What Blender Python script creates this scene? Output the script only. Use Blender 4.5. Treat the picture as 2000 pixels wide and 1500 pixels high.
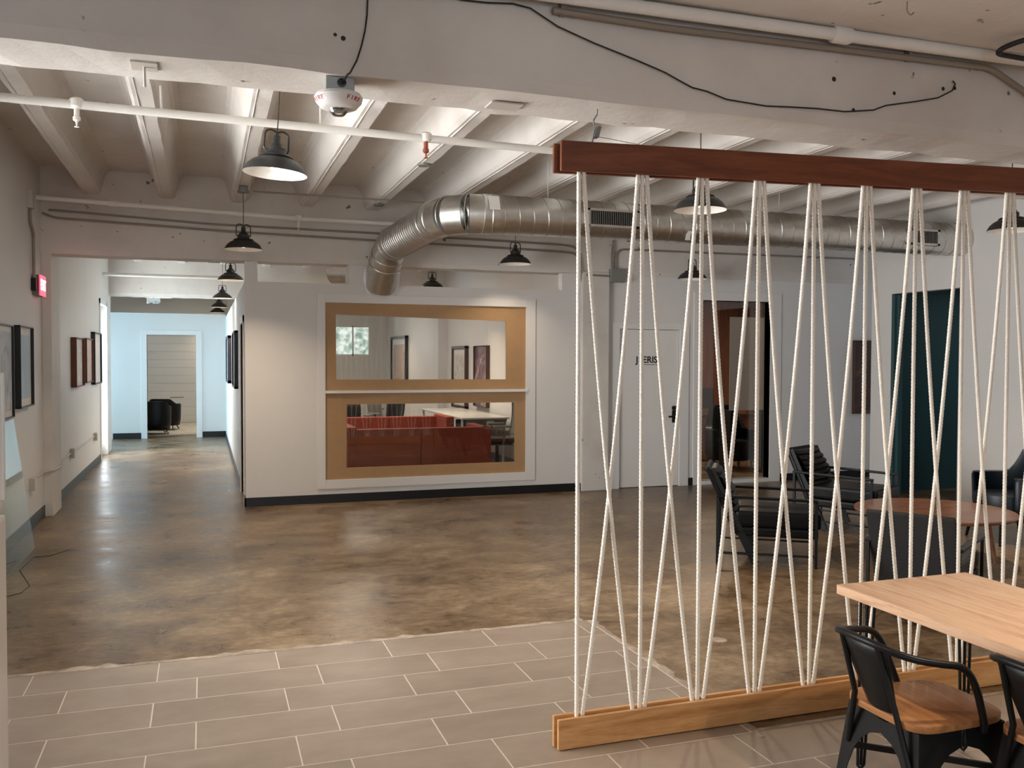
import bpy, bmesh, math, random
from math import sin, cos, pi, radians, sqrt, atan2
from mathutils import Vector, Matrix
random.seed(7)
S = bpy.context.scene
for o in list(bpy.data.objects): bpy.data.objects.remove(o)
COL = S.collection
# ---------------------------------------------------------------- camera
F_PX, YAW, PIT, ROL, CAMH = 1747.19, radians(18.9936), radians(-1.59143), radians(-0.20432), 1.65
_f = Vector((sin(YAW)*cos(PIT), cos(YAW)*cos(PIT), sin(PIT)))
_r = Vector((cos(YAW), -sin(YAW), 0)); _d = _f.cross(_r)
_r2 = cos(ROL)*_r + sin(ROL)*_d; _d2 = -sin(ROL)*_r + cos(ROL)*_d
cd = bpy.data.cameras.new('camera'); cam = bpy.data.objects.new('camera', cd); COL.objects.link(cam)
cd.sensor_width = 36; cd.lens = F_PX/2000*36; cd.clip_start = .05; cd.clip_end = 200
cam.matrix_world = Matrix(((_r2.x, -_d2.x, -_f.x, 0), (_r2.y, -_d2.y, -_f.y, 0), (_r2.z, -_d2.z, -_f.z, CAMH), (0, 0, 0, 1)))
S.camera = cam
# ---------------------------------------------------------------- world, daylight, exposure
S.view_settings.view_transform = 'Standard'; S.view_settings.look = 'None'
S.view_settings.exposure = 0.50; S.view_settings.gamma = 1; S.view_settings.use_curve_mapping = False
W = bpy.data.worlds.new('world'); S.world = W; W.use_nodes = True
W.node_tree.nodes['Background'].inputs[0].default_value = (.70, .82, 1, 1)
W.node_tree.nodes['Background'].inputs[1].default_value = 1.6
def area(name, loc, direction, sx, sy, power, color, spread=pi):
    l = bpy.data.lights.new(name, 'AREA'); l.shape = 'RECTANGLE'; l.size = sx; l.size_y = sy
    l.energy = power; l.color = color; l.spread = spread
    o = bpy.data.objects.new(name, l); COL.objects.link(o); o.location = loc
    o.rotation_euler = Vector(direction).to_track_quat('-Z', 'Y').to_euler()
    return o
DAY = (1.0, .975, .94)
area('daylight_window_left', (-1.87, 5.45, 1.80), (1, 0, 0), 3.9, 2.1, 270, DAY)
area('daylight_window_rear', (0.95, -4.65, 1.75), (0, 1, 0), 4.3, 1.9, 32, DAY)
area('daylight_hall_door', (-1.60, 16.22, 1.35), (1, 0, 0), .85, 2.3, 40, (.82, .93, 1.0))
area('daylight_hall_window', (-4.6, 18.7, 1.9), (1, -.30, -.22), 1.5, 1.5, 85, (.46, .78, 1.0), 1.9)
area('daylight_back_window', (3.0, 23.0, 2.1), (-.4, -1, 0), 1.0, .7, 8, DAY)
# ---------------------------------------------------------------- materials
MATS = {}
def mat(name, col=(.8, .8, .8), rough=.5, metal=0, spec=.5, emit=None, estr=1, bump=0, bscale=40, vary=0, vscale=4, alpha=1, coat=0):
    if name in MATS: return MATS[name]
    m = bpy.data.materials.new(name); m.use_nodes = True; nt = m.node_tree; b = nt.nodes['Principled BSDF']
    b.inputs['Base Color'].default_value = (*col, 1); b.inputs['Roughness'].default_value = rough
    b.inputs['Metallic'].default_value = metal; b.inputs['Specular IOR Level'].default_value = spec
    b.inputs['Coat Weight'].default_value = coat
    if emit: b.inputs['Emission Color'].default_value = (*emit, 1); b.inputs['Emission Strength'].default_value = estr
    tc = nt.nodes.new('ShaderNodeTexCoord')
    if vary:
        n = nt.nodes.new('ShaderNodeTexNoise'); n.inputs['Scale'].default_value = vscale; n.inputs['Detail'].default_value = 6; n.inputs['Roughness'].default_value = .65
        nt.links.new(tc.outputs['Object'], n.inputs['Vector'])
        r = nt.nodes.new('ShaderNodeValToRGB'); e = r.color_ramp.elements
        e[0].position = .3; e[1].position = .7
        e[0].color = (*[c*(1-vary) for c in col], 1); e[1].color = (*[min(1, c*(1+vary)) for c in col], 1)
        nt.links.new(n.outputs['Fac'], r.inputs['Fac']); nt.links.new(r.outputs['Color'], b.inputs['Base Color'])
    if bump:
        n = nt.nodes.new('ShaderNodeTexNoise'); n.inputs['Scale'].default_value = bscale; n.inputs['Detail'].default_value = 4
        nt.links.new(tc.outputs['Object'], n.inputs['Vector'])
        bp = nt.nodes.new('ShaderNodeBump'); bp.inputs['Strength'].default_value = bump; bp.inputs['Distance'].default_value = .01
        nt.links.new(n.outputs['Fac'], bp.inputs['Height']); nt.links.new(bp.outputs['Normal'], b.inputs['Normal'])
    MATS[name] = m; return m
def nodes(name, rough=.5, metal=0, spec=.5):
    m = bpy.data.materials.new(name); m.use_nodes = True; nt = m.node_tree
    b = nt.nodes['Principled BSDF']; b.inputs['Roughness'].default_value = rough; b.inputs['Metallic'].default_value = metal
    b.inputs['Specular IOR Level'].default_value = spec; MATS[name] = m
    def N(t, **k):
        n = nt.nodes.new('ShaderNode'+t)
        for a, v in k.items():
            if a.startswith('i_'): n.inputs[a[2:].replace('_', ' ')].default_value = v
            else: setattr(n, a, v)
        return n
    return m, nt, b, N, nt.links.new
def ramp(N, stops):
    r = N('ValToRGB'); e = r.color_ramp.elements
    while len(e) < len(stops): e.new(.5)
    for i, (p, c) in enumerate(stops): e[i].position = p; e[i].color = (*c, 1)
    return r
def scaled(N, L, sc, coord='Object'):
    t = N('TexCoord'); mp = N('Mapping'); mp.inputs['Scale'].default_value = sc
    L(t.outputs[coord], mp.inputs['Vector']); return mp.outputs['Vector']
# polished, stained concrete
def mk_floor():
    m, nt, b, N, L = nodes('polished_concrete', .3, 0, .35)
    v = scaled(N, L, (1, 1, 1)); vs = scaled(N, L, (1.5, 1.9, 1)); vf = scaled(N, L, (6, 9, 6))
    n1 = N('TexNoise', i_Scale=.55, i_Detail=5, i_Roughness=.6); L(v, n1.inputs['Vector'])
    n2 = N('TexNoise', i_Scale=1.6, i_Detail=9, i_Roughness=.72, i_Distortion=.5); L(vs, n2.inputs['Vector'])
    n3 = N('TexNoise', i_Scale=2.2, i_Detail=10, i_Roughness=.75); L(vf, n3.inputs['Vector'])
    a = N('Math', operation='MULTIPLY_ADD'); L(n1.outputs['Fac'], a.inputs[0]); a.inputs[1].default_value = .34
    a2 = N('Math', operation='MULTIPLY_ADD'); L(n2.outputs['Fac'], a2.inputs[0]); a2.inputs[1].default_value = .40
    a3 = N('Math', operation='MULTIPLY'); L(n3.outputs['Fac'], a3.inputs[0]); a3.inputs[1].default_value = .30
    L(a3.outputs[0], a2.inputs[2]); L(a2.outputs[0], a.inputs[2])
    r = ramp(N, [(.42, (.055, .031, .015)), (.47, (.112, .070, .036)), (.515, (.162, .107, .060)), (.56, (.222, .155, .092)), (.64, (.36, .275, .18))])
    L(a.outputs[0], r.inputs['Fac']); L(r.outputs['Color'], b.inputs['Base Color'])
    rr = N('MapRange'); rr.inputs['From Min'].default_value = .3; rr.inputs['From Max'].default_value = .7
    rr.inputs['To Min'].default_value = .24; rr.inputs['To Max'].default_value = .42
    L(n2.outputs['Fac'], rr.inputs['Value']); L(rr.outputs['Result'], b.inputs['Roughness'])
    bp = N('Bump', i_Strength=.04, i_Distance=.01); L(n2.outputs['Fac'], bp.inputs['Height']); L(bp.outputs['Normal'], b.inputs['Normal'])
mk_floor()
def mk_tile():
    m, nt, b, N, L = nodes('floor_tile', .38, 0, .5)
    v = scaled(N, L, (2, 3, 2)); n = N('TexNoise', i_Scale=1.2, i_Detail=8, i_Roughness=.65)
    oi = N('ObjectInfo'); ad = N('VectorMath', operation='ADD'); mu = N('VectorMath', operation='SCALE'); mu.inputs['Scale'].default_value = 1.0
    L(oi.outputs['Location'], mu.inputs[0]); L(v, ad.inputs[0]); L(mu.outputs[0], ad.inputs[1]); L(ad.outputs[0], n.inputs['Vector'])
    mr = N('MapRange'); mr.inputs['To Min'].default_value = -.09; mr.inputs['To Max'].default_value = .09; L(oi.outputs['Random'], mr.inputs['Value'])
    a = N('Math', operation='ADD'); L(n.outputs['Fac'], a.inputs[0]); L(mr.outputs['Result'], a.inputs[1])
    r = ramp(N, [(.25, (.225, .175, .135)), (.5, (.278, .221, .174)), (.75, (.335, .272, .218))])
    L(a.outputs[0], r.inputs['Fac']); L(r.outputs['Color'], b.inputs['Base Color'])
mk_tile()
def mk_conc():
    m, nt, b, N, L = nodes('painted_concrete', .62, 0, .35)
    v = scaled(N, L, (1, 1, 1)); n1 = N('TexNoise', i_Scale=.8, i_Detail=6, i_Roughness=.6); L(v, n1.inputs['Vector'])
    r = ramp(N, [(.32, (.60, .555, .51)), (.5, (.70, .665, .62)), (.7, (.75, .725, .685))]); L(n1.outputs['Fac'], r.inputs['Fac'])
    sp = N('TexNoise', i_Scale=9, i_Detail=3, i_Roughness=.5); L(v, sp.inputs['Vector'])
    r2 = ramp(N, [(.25, (.25, .22, .19)), (.285, (1, 1, 1))]); L(sp.outputs['Fac'], r2.inputs['Fac'])
    mx = N('MixRGB', blend_type='MULTIPLY'); mx.inputs[0].default_value = 1; L(r.outputs['Color'], mx.inputs[1]); L(r2.outputs['Color'], mx.inputs[2])
    L(mx.outputs[0], b.inputs['Base Color'])
    n3 = N('TexNoise', i_Scale=5, i_Detail=8, i_Roughness=.62); L(v, n3.inputs['Vector'])
    bp = N('Bump', i_Strength=.35, i_Distance=.02); L(n3.outputs['Fac'], bp.inputs['Height']); L(bp.outputs['Normal'], b.inputs['Normal'])
mk_conc()
def mk_wood(name, stops, axis='X', rough=.42, sc=1.0, coat=0):
    m, nt, b, N, L = nodes(name, rough); b.inputs['Coat Weight'].default_value = coat
    s = {'X': (.9*sc, 9*sc, 9*sc), 'Y': (9*sc, .9*sc, 9*sc), 'Z': (9*sc, 9*sc, .9*sc)}[axis]
    v = scaled(N, L, s); n = N('TexNoise', i_Scale=1.6, i_Detail=7, i_Roughness=.62, i_Distortion=1.3); L(v, n.inputs['Vector'])
    v2 = scaled(N, L, tuple(k*7 for k in s)); n2 = N('TexNoise', i_Scale=2, i_Detail=4, i_Roughness=.6); L(v2, n2.inputs['Vector'])
    a = N('Math', operation='MULTIPLY_ADD'); a.inputs[1].default_value = .72; L(n.outputs['Fac'], a.inputs[0])
    a2 = N('Math', operation='MULTIPLY'); a2.inputs[1].default_value = .28; L(n2.outputs['Fac'], a2.inputs[0]); L(a2.outputs[0], a.inputs[2])
    r = ramp(N, stops); L(a.outputs[0], r.inputs['Fac']); L(r.outputs['Color'], b.inputs['Base Color'])
    bp = N('Bump', i_Strength=.12, i_Distance=.004); L(n2.outputs['Fac'], bp.inputs['Height']); L(bp.outputs['Normal'], b.inputs['Normal'])
    return m
mk_wood('oak', [(.33, (.38, .17, .055)), (.48, (.56, .295, .115)), (.65, (.68, .40, .185))])
mk_wood('shaded_oak', [(.33, (.105, .024, .008)), (.5, (.175, .047, .016)), (.66, (.235, .070, .026))])  # same oak as the bottom rail, with shade put into its colour
mk_wood('butcher_block', [(.33, (.56, .31, .18)), (.5, (.76, .49, .31)), (.66, (.82, .58, .39))], 'Y', .35, 1.2, .15)
mk_wood('seat_wood', [(.33, (.22, .085, .030)), (.5, (.38, .165, .062)), (.66, (.50, .25, .10))], 'Y', .35, 1.0, .1)
mk_wood('walnut', [(.33, (.12, .045, .022)), (.5, (.20, .085, .042)), (.66, (.27, .125, .065))], 'X', .3, .8, .2)
mk_wood('brown_panel', [(.33, (.10, .035, .018)), (.5, (.17, .062, .032)), (.66, (.23, .09, .05))], 'Z', .4, .6)
def mk_metal():
    m, nt, b, N, L = nodes('galvanised', .3, 1.0)
    v = scaled(N, L, (1, 1, 1)); n = N('TexVoronoi', i_Scale=22); L(v, n.inputs['Vector'])
    r = ramp(N, [(0, (.58, .57, .545)), (1, (.68, .67, .64))]); L(n.outputs['Color'], r.inputs['Fac']); L(r.outputs['Color'], b.inputs['Base Color'])
    n2 = N('TexNoise', i_Scale=6, i_Detail=3); L(v, n2.inputs['Vector'])
    mr = N('MapRange'); mr.inputs['To Min'].default_value = .30; mr.inputs['To Max'].default_value = .44; L(n2.outputs['Fac'], mr.inputs['Value']); L(mr.outputs['Result'], b.inputs['Roughness'])
mk_metal()
def mk_art(name, stops, scale=4, dist=1.5):
    m, nt, b, N, L = nodes(name, .5)
    v = scaled(N, L, (scale, scale, scale*.7)); n = N('TexNoise', i_Scale=1, i_Detail=3, i_Distortion=dist); L(v, n.inputs['Vector'])
    r = ramp(N, stops); L(n.outputs['Fac'], r.inputs['Fac']); L(r.outputs['Color'], b.inputs['Base Color'])
mk_art('art_blue', [(.3, (.30, .42, .50)), (.5, (.40, .52, .60)), (.7, (.55, .62, .68))], 1)
mk_art('art_earth', [(.3, (.30, .19, .14)), (.45, (.52, .36, .27)), (.55, (.42, .38, .38)), (.7, (.62, .46, .34))])
mk_art('art_plum', [(.32, (.07, .035, .045)), (.45, (.16, .09, .105)), (.55, (.24, .15, .17)), (.62, (.5, .42, .41)), (.68, (.14, .06, .07))], 2.2, 2.5)
mk_art('art_pale', [(.3, (.42, .36, .30)), (.5, (.68, .63, .56)), (.7, (.75, .72, .66))], 5)
mk_art('art_pink', [(.3, (.50, .34, .27)), (.5, (.66, .52, .45)), (.7, (.40, .34, .29))], 5)
mk_art('art_dark', [(.3, (.035, .016, .01)), (.6, (.075, .03, .018)), (.72, (.30, .14, .06))], 2)
mk_art('art_grey', [(.3, (.22, .26, .32)), (.5, (.45, .48, .52)), (.7, (.6, .62, .64))], 3)
def mk_glass(name, tint=(1, 1, 1), gl=.08, k=1):
    m = bpy.data.materials.new(name); m.use_nodes = True; nt = m.node_tree; nt.nodes.clear()
    o = nt.nodes.new('ShaderNodeOutputMaterial'); mx = nt.nodes.new('ShaderNodeMixShader')
    t = nt.nodes.new('ShaderNodeBsdfTransparent'); t.inputs[0].default_value = (*tint, 1)
    g = nt.nodes.new('ShaderNodeBsdfGlossy'); g.inputs['Roughness'].default_value = .02
    fr = nt.nodes.new('ShaderNodeFresnel'); fr.inputs[0].default_value = 1.45
    mu = nt.nodes.new('ShaderNodeMath'); mu.operation = 'MULTIPLY_ADD'; mu.inputs[1].default_value = k; mu.inputs[2].default_value = gl-.04*k
    nt.links.new(fr.outputs[0], mu.inputs[0]); nt.links.new(mu.outputs[0], mx.inputs[0])
    nt.links.new(t.outputs[0], mx.inputs[1]); nt.links.new(g.outputs[0], mx.inputs[2]); nt.links.new(mx.outputs[0], o.inputs[0]); MATS[name] = m
mk_glass('glass', (1, 1, 1), .055); mk_glass('green_glass', (.93, .965, .95), .05, .25); mk_glass('clear_lens', (.95, .95, .95), .25)
mat('wall_paint', (.74, .725, .70), .55, bump=.06, bscale=60, vary=.02, vscale=1.5)
mat('trim_paint', (.78, .765, .745), .42)
mat('block_paint', (.72, .70, .65), .6, bump=.2, bscale=14)
mat('grout', (.56, .48, .41), .8); mat('caulk', (.33, .27, .21), .7, vary=.45, vscale=9)
mat('mdf', (.43, .262, .128), .6, vary=.05, vscale=9)
mat('rope', (.90, .845, .755), .75, bump=.2, bscale=400)
mat('black_metal', (.007, .008, .009), .40, spec=.3); mat('lamp_metal', (.022, .023, .022), .42)
mat('shade_white', (.86, .84, .80), .45); mat('bulb', (1, .9, .75), .3, emit=(1, .80, .58), estr=1.6)
mat('black_base', (.008, .009, .011), .35); mat('grey_base', (.05, .055, .06), .45)
mat('black_leather', (.003, .003, .0033), .38, spec=.2, bump=.35, bscale=9); mat('navy_leather', (.006, .012, .018), .42)
mat('grey_fabric', (.017, .0165, .0165), .85, bump=.2, bscale=300)
mat('red_fabric', (.27, .050, .024), .85, bump=.3, bscale=250, vary=.18, vscale=5)
mat('white_plastic', (.80, .78, .75), .25, spec=.5); mat('grey_plastic', (.20, .195, .18), .5); mat('black_plastic', (.012, .012, .013), .4)
mat('laminate', (.62, .60, .55), .3); mat('blue_plastic', (.14, .30, .38), .4)
mat('pipe_white', (.80, .78, .74), .45, bump=.15, bscale=30, vary=.05, vscale=3); mat('conduit', (.30, .26, .22), .45, metal=.3)
mat('conduit_paint', (.58, .54, .49), .5); mat('steel_box', (.36, .37, .36), .4, metal=.7); mat('grey_box', (.22, .22, .21), .5)
mat('red_text', (.45, .03, .03), .5); mat('black_ink', (.006, .006, .006), .5); mat('brass', (.35, .10, .06), .4, metal=.6)
mat('exit_red', (.9, .05, .08), .4, emit=(1, .05, .09), estr=2.0); mat('exit_letter', (1, .7, .7), .4, emit=(1, .55, .55), estr=2.0)
mat('paper', (.75, .73, .70), .6); mat('frame_brown', (.14, .040, .018), .5); mat('frame_black', (.008, .008, .010), .4)
mat('frame_wood', (.07, .032, .02), .45); mat('frame_slate', (.05, .065, .09), .5)
mat('teal_wall', (.035, .085, .095), .6); mat('leaf', (.02, .045, .02), .5); mat('dark_wood', (.05, .025, .014), .5)
mat('rug', (.42, .39, .33), .9, vary=.3, vscale=12); mat('sky_pane', (.9, .95, 1), .5, emit=(.86, .95, 1.0), estr=2.6)
mat('seam', (.45, .44, .42), .35, metal=1); mat('orange_wood', (.30, .13, .05), .5); mat('wire', (.012, .011, .010), .5)
def mk_trees():
    m, nt, b, N, L = nodes('window_greenery', .5)
    v = scaled(N, L, (6, 6, 6)); n = N('TexNoise', i_Scale=1.2, i_Detail=6); L(v, n.inputs['Vector'])
    r = ramp(N, [(.35, (.22, .33, .26)), (.5, (.48, .58, .50)), (.62, (.80, .86, .80))]); L(n.outputs['Fac'], r.inputs['Fac'])
    L(r.outputs['Color'], b.inputs['Emission Color']); b.inputs['Emission Strength'].default_value = .8; b.inputs['Base Color'].default_value = (0, 0, 0, 1)
mk_trees()
# ---------------------------------------------------------------- mesh helpers
class MB:
    def __init__(s): s.v = []; s.f = []; s.M = None
    def _a(s, vs, fs):
        o = len(s.v)
        for p in vs:
            p = Vector(p); s.v.append(tuple(s.M @ p) if s.M else tuple(p))
        s.f += [tuple(i+o for i in f) for f in fs]; return s
    def box(s, x0, x1, y0, y1, z0, z1):
        return s._a([(x, y, z) for x in (x0, x1) for y in (y0, y1) for z in (z0, z1)],
                    [(0, 1, 3, 2), (4, 6, 7, 5), (0, 4, 5, 1), (2, 3, 7, 6), (0, 2, 6, 4), (1, 5, 7, 3)])
    def prism(s, poly, a, b, axis='z'):
        k = {'x': lambda u, v, w: (w, u, v), 'y': lambda u, v, w: (u, w, v), 'z': lambda u, v, w: (u, v, w)}[axis]; n = len(poly)
        return s._a([k(u, v, a) for u, v in poly]+[k(u, v, b) for u, v in poly],
                    [tuple(range(n-1, -1, -1)), tuple(range(n, 2*n))]+[(i, (i+1) % n, n+(i+1) % n, n+i) for i in range(n)])
    def tube(s, pts, r, n=8, closed=False, caps=True):
        P = [Vector(p) for p in pts]; m = len(P); vs = []; fs = []; up = None
        for i, p in enumerate(P):
            if closed: t = P[(i+1) % m]-P[i-1]
            else: t = P[min(i+1, m-1)]-P[max(i-1, 0)]
            t.normalize()
            if up is None:
                up = Vector((0, 0, 1)) if abs(t.z) < .9 else Vector((1, 0, 0))
            u = (up-t*up.dot(t)); u.normalize(); w = t.cross(u); up = u
            rr = r[i] if isinstance(r, (list, tuple)) else r
            vs += [p+(u*cos(2*pi*k/n)+w*sin(2*pi*k/n))*rr for k in range(n)]
        for i in range(m if closed else m-1):
            j = (i+1) % m
            fs += [(i*n+k, i*n+(k+1) % n, j*n+(k+1) % n, j*n+k) for k in range(n)]
        if caps and not closed: fs += [tuple(range(n-1, -1, -1)), tuple((m-1)*n+k for k in range(n))]
        return s._a(vs, fs)
    def bar(s, a, b, w, h, up=(0, 0, 1)):
        a = Vector(a); b = Vector(b); t = (b-a).normalized(); u = Vector(up)-t*Vector(up).dot(t); u.normalize(); c = t.cross(u)
        vs = [p+c*(i*w/2)+u*(j*h/2) for p in (a, b) for i, j in ((-1, -1), (1, -1), (1, 1), (-1, 1))]
        return s._a(vs, [(3, 2, 1, 0), (4, 5, 6, 7)]+[(k, (k+1) % 4, 4+(k+1) % 4, 4+k) for k in range(4)])
    def lathe(s, prof, n=32, c=(0, 0, 0), cap0=False, cap1=False):
        vs = []; fs = []
        for r, z in prof: vs += [(c[0]+r*cos(2*pi*k/n), c[1]+r*sin(2*pi*k/n), c[2]+z) for k in range(n)]
        m = len(prof)
        for i in range(m-1): fs += [(i*n+k, i*n+(k+1) % n, (i+1)*n+(k+1) % n, (i+1)*n+k) for k in range(n)]
        if cap0: fs.append(tuple(range(n-1, -1, -1)))
        if cap1: fs.append(tuple((m-1)*n+k for k in range(n)))
        return s._a(vs, fs)
    def grid(s, rows):
        n = len(rows[0]); return s._a([p for r in rows for p in r], [(i*n+k, i*n+k+1, (i+1)*n+k+1, (i+1)*n+k) for i in range(len(rows)-1) for k in range(n-1)])
    def build(s, name, m, parent=None, smooth=False, bevel=0, solid=0, seg=2):
        me = bpy.data.meshes.new(name); me.from_pydata(s.v, [], s.f)
        bm = bmesh.new(); bm.from_mesh(me)
        if bevel:
            bmesh.ops.bevel(bm, geom=[e for e in bm.edges if len(e.link_faces) == 2 and e.calc_face_angle(0) > .5], offset=bevel, segments=seg, profile=.7, affect='EDGES', clamp_overlap=True)
        bmesh.ops.recalc_face_normals(bm, faces=bm.faces[:]); bm.to_mesh(me); bm.free()
        me.materials.append(MATS[m] if isinstance(m, str) else m)
        if smooth:
            for p in me.polygons: p.use_smooth = True
            try: me.set_sharp_from_angle(angle=radians(38))
            except Exception: pass
        o = bpy.data.objects.new(name, me); COL.objects.link(o)
        if solid:
            md = o.modifiers.new('solid', 'SOLIDIFY'); md.thickness = solid; md.offset = 0
        if parent: o.parent = parent
        return o
def tag(o, label, cat, group=None, kind=None):
    o['label'] = label; o['category'] = cat
    if group: o['group'] = group
    if kind: o['kind'] = kind
    return o
def thing(name, label, cat, loc=(0, 0, 0), rz=0, group=None, kind=None):
    o = bpy.data.objects.new(name, None); COL.objects.link(o); o.location = loc; o.rotation_euler = (0, 0, rz); o.empty_display_size = .1
    return tag(o, label, cat, group, kind)
def copy_tree(o, parent=None):
    c = o.copy(); COL.objects.link(c); c.parent = parent
    for ch in list(o.children): copy_tree(ch, c)
    return c
def struct(name, mb, m, label, cat, **k):
    return tag(mb.build(name, m, **k), label, cat, kind='structure')
def text_mesh(name, txt, size, m, M, parent, depth=.001):
    cu = bpy.data.curves.new(name, 'FONT'); cu.body = txt; cu.size = size; cu.extrude = depth; cu.align_x = 'CENTER'; cu.align_y = 'CENTER'; cu.offset = size*.02 if depth > .0008 else size*.012
    t = bpy.data.objects.new(name+'_tmp', cu); COL.objects.link(t)
    me = bpy.data.meshes.new_from_object(t.evaluated_get(bpy.context.evaluated_depsgraph_get())); bpy.data.objects.remove(t)
    me.transform(M); me.materials.clear(); me.materials.append(MATS[m]); me.name = name
    o = bpy.data.objects.new(name, me); COL.objects.link(o); o.parent = parent; return o
def basis(o, x, y):
    x = Vector(x).normalized(); y = Vector(y); y = (y-x*y.dot(x)).normalized(); z = x.cross(y)
    return Matrix(((x.x, y.x, z.x, o[0]), (x.y, y.y, z.y, o[1]), (x.z, y.z, z.z, o[2]), (0, 0, 0, 1)))
def arc(pts, r, n=6):
    """polyline with rounded corners"""
    P = [Vector(p) for p in pts]; out = [P[0]]
    for i in range(1, len(P)-1):
        a = (P[i-1]-P[i]); b = (P[i+1]-P[i]); k = min(r, a.length*.49, b.length*.49); a = P[i]+a.normalized()*k; b = P[i]+b.normalized()*k
        for j in range(n+1):
            t = j/n; out.append(a*(1-t)**2+P[i]*2*t*(1-t)+b*t*t)
    return out+[P[-1]]
# ================================================================ SETTING
XL, YP, XR = -1.58, 10.31, 8.0
ZB, ZJ, ZS = 2.72, 3.35, 3.61          # beam underside, joist underside, slab
# floor
f = MB()
for r in ((-5.2, 12, 5.158, 24.6), (2.30, 12, 3.365, 5.158), (-1.8, 12, -4.9, 0.02)):
    f.box(r[0], r[1], r[2], r[3], -.12, 0)
floor = struct('floor', f, 'polished_concrete', 'brown polished concrete floor with mottled stains', 'floor')
tf = struct('floor_tiled', MB().box(XL, 2.30, .02, 5.158, -.12, -.0007).box(2.30, 12, .02, 3.365, -.12, -.0007), 'grout', 'taupe porcelain plank tile floor with pale grout joints in front', 'tile floor')
tile_me = {}
def tile(x0, x1, y0, y1):
    w, d = round(x1-x0, 3), round(y1-y0, 3)
    if (w, d) not in tile_me:
        o = MB().box(-w/2, w/2, -d/2, d/2, -.0028, 0).build('tile', 'floor_tile', tf, bevel=.0005, seg=1); tile_me[(w, d)] = o.data
    else:
        o = bpy.data.objects.new('tile', tile_me[(w, d)]); COL.objects.link(o); o.parent = tf
    o.location = ((x0+x1)/2, (y0+y1)/2, 0)
TW, TD, G = .6075, .2985, .0032
for k in range(17):
    y1 = 5.155-k*TD; y0 = y1-TD; xe = 2.285 if y0 > 3.35 else 5.2
    off = -.8455 if k % 2 == 0 else -.651
    i = -3
    while True:
        x0 = off+i*TW; x1 = x0+TW; i += 1
        if x0 >= xe: break
        a, b = max(x0, XL+.002), min(x1, xe)
        if b-a > .03: tile(a+G, b-G, y0+G, y1-G)
cb = MB(); random.seed(3)
xs = [XL+i*.06 for i in range(65)]
cb.grid([[(x, 5.158-.004, .0006) for x in xs], [(x, 5.175+.02*random.random()**2, .0022) for x in xs], [(x, 5.19+.05*random.random()**3, .0003) for x in xs]])
ys = [3.30+i*.05 for i in range(38)]
cb.grid([[(2.290, y, .0006) for y in ys], [(2.307+.008*random.random(), y, .0022) for y in ys], [(2.315+.03*random.random()**2, y, .0003) for y in ys]])
cb.grid([[(x, 3.362, .0006) for x in (2.30, 3, 4, 5, 6)], [(x, 3.376, .002) for x in (2.30, 3, 4, 5, 6)], [(x, 3.39, .0003) for x in (2.30, 3, 4, 5, 6)]])
struct('trim_1', cb, 'caulk', 'ragged pale caulk seam where the tiles meet the concrete', 'seam', smooth=True)
# ceiling: slab with joists
ceil = struct('ceiling', MB().box(-5.2, 12, 3.5, 24.6, ZS, ZS+.15).box(-1.8, 12, -4.9, 3.5, 3.13, 3.3), 'painted_concrete', 'white painted concrete ceiling slab with joists', 'ceiling')
jm = None
def jprof(y0, y1):
    m = MB(); rows = []; n = 34; random.seed(11)
    for i in range(n+1):
        y = y0+(y1-y0)*i/n; w = .058+.004*random.random(); e = .006*random.random()
        q = lambda: .004*random.random(); rows.append([(-.20, y, ZS+.002), (-.165, y, ZS-.012), (-.135, y, ZS-.045), (-.118, y, ZS-.10), (-.082-e, y, ZJ+.03), (-w, y, ZJ+q()), (-.038, y, ZJ+q()), (-.034, y, ZJ-.003-q()), (-.028, y, ZJ+q()), (w+e, y, ZJ+q()), (.082+e, y, ZJ+.03), (.118, y, ZS-.10), (.135, y, ZS-.045), (.165, y, ZS-.012), (.20, y, ZS+.002)])
    return m.grid(rows)
j1 = jprof(3.7, 10.3).build('joist', 'painted_concrete', ceil, smooth=False); j1.location.x = -1.10
j2 = jprof(10.5, 17.2).build('joist', 'painted_concrete', ceil); j2.location.x = -1.10
for k in range(1, 13):
    for src in (j1, j2):
        if src is j2 and k > 8: continue
        c = src.copy(); COL.objects.link(c); c.parent = ceil; c.location.x = -1.10+.733*k
# concrete beams
def beam(y0, y1, x0, x1, zb, label, zt=ZS+.02):
    m = MB(); n = 90; random.seed(int(y0*10)); rows = []
    for i in range(n+1):
        x = x0+(x1-x0)*i/n; e = lambda a: a*(random.random()-.5)
        rows.append([(x, y0, zt), (x, y0+e(.003), zb+.05), (x, y0+.012+e(.012), zb+e(.01)), (x, y1-.012+e(.03), zb+e(.008)), (x, y1, zb+.04), (x, y1, zt)])
    m.grid(rows); return struct('ceiling_beam', m, 'painted_concrete', label, 'beam', smooth=False)
b1 = beam(3.412, 3.745, XL-.1, 12, ZB, 'wide white concrete beam crossing the room nearest the viewer')
b2 = beam(YP-.02, YP+.30, XL-.1, 12, ZB, 'white concrete beam over the partition wall and hall opening')
b3 = beam(17.2, 17.52, XL-.1, 7.5, 2.745, 'white concrete beam across the far end of the hallway')
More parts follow.
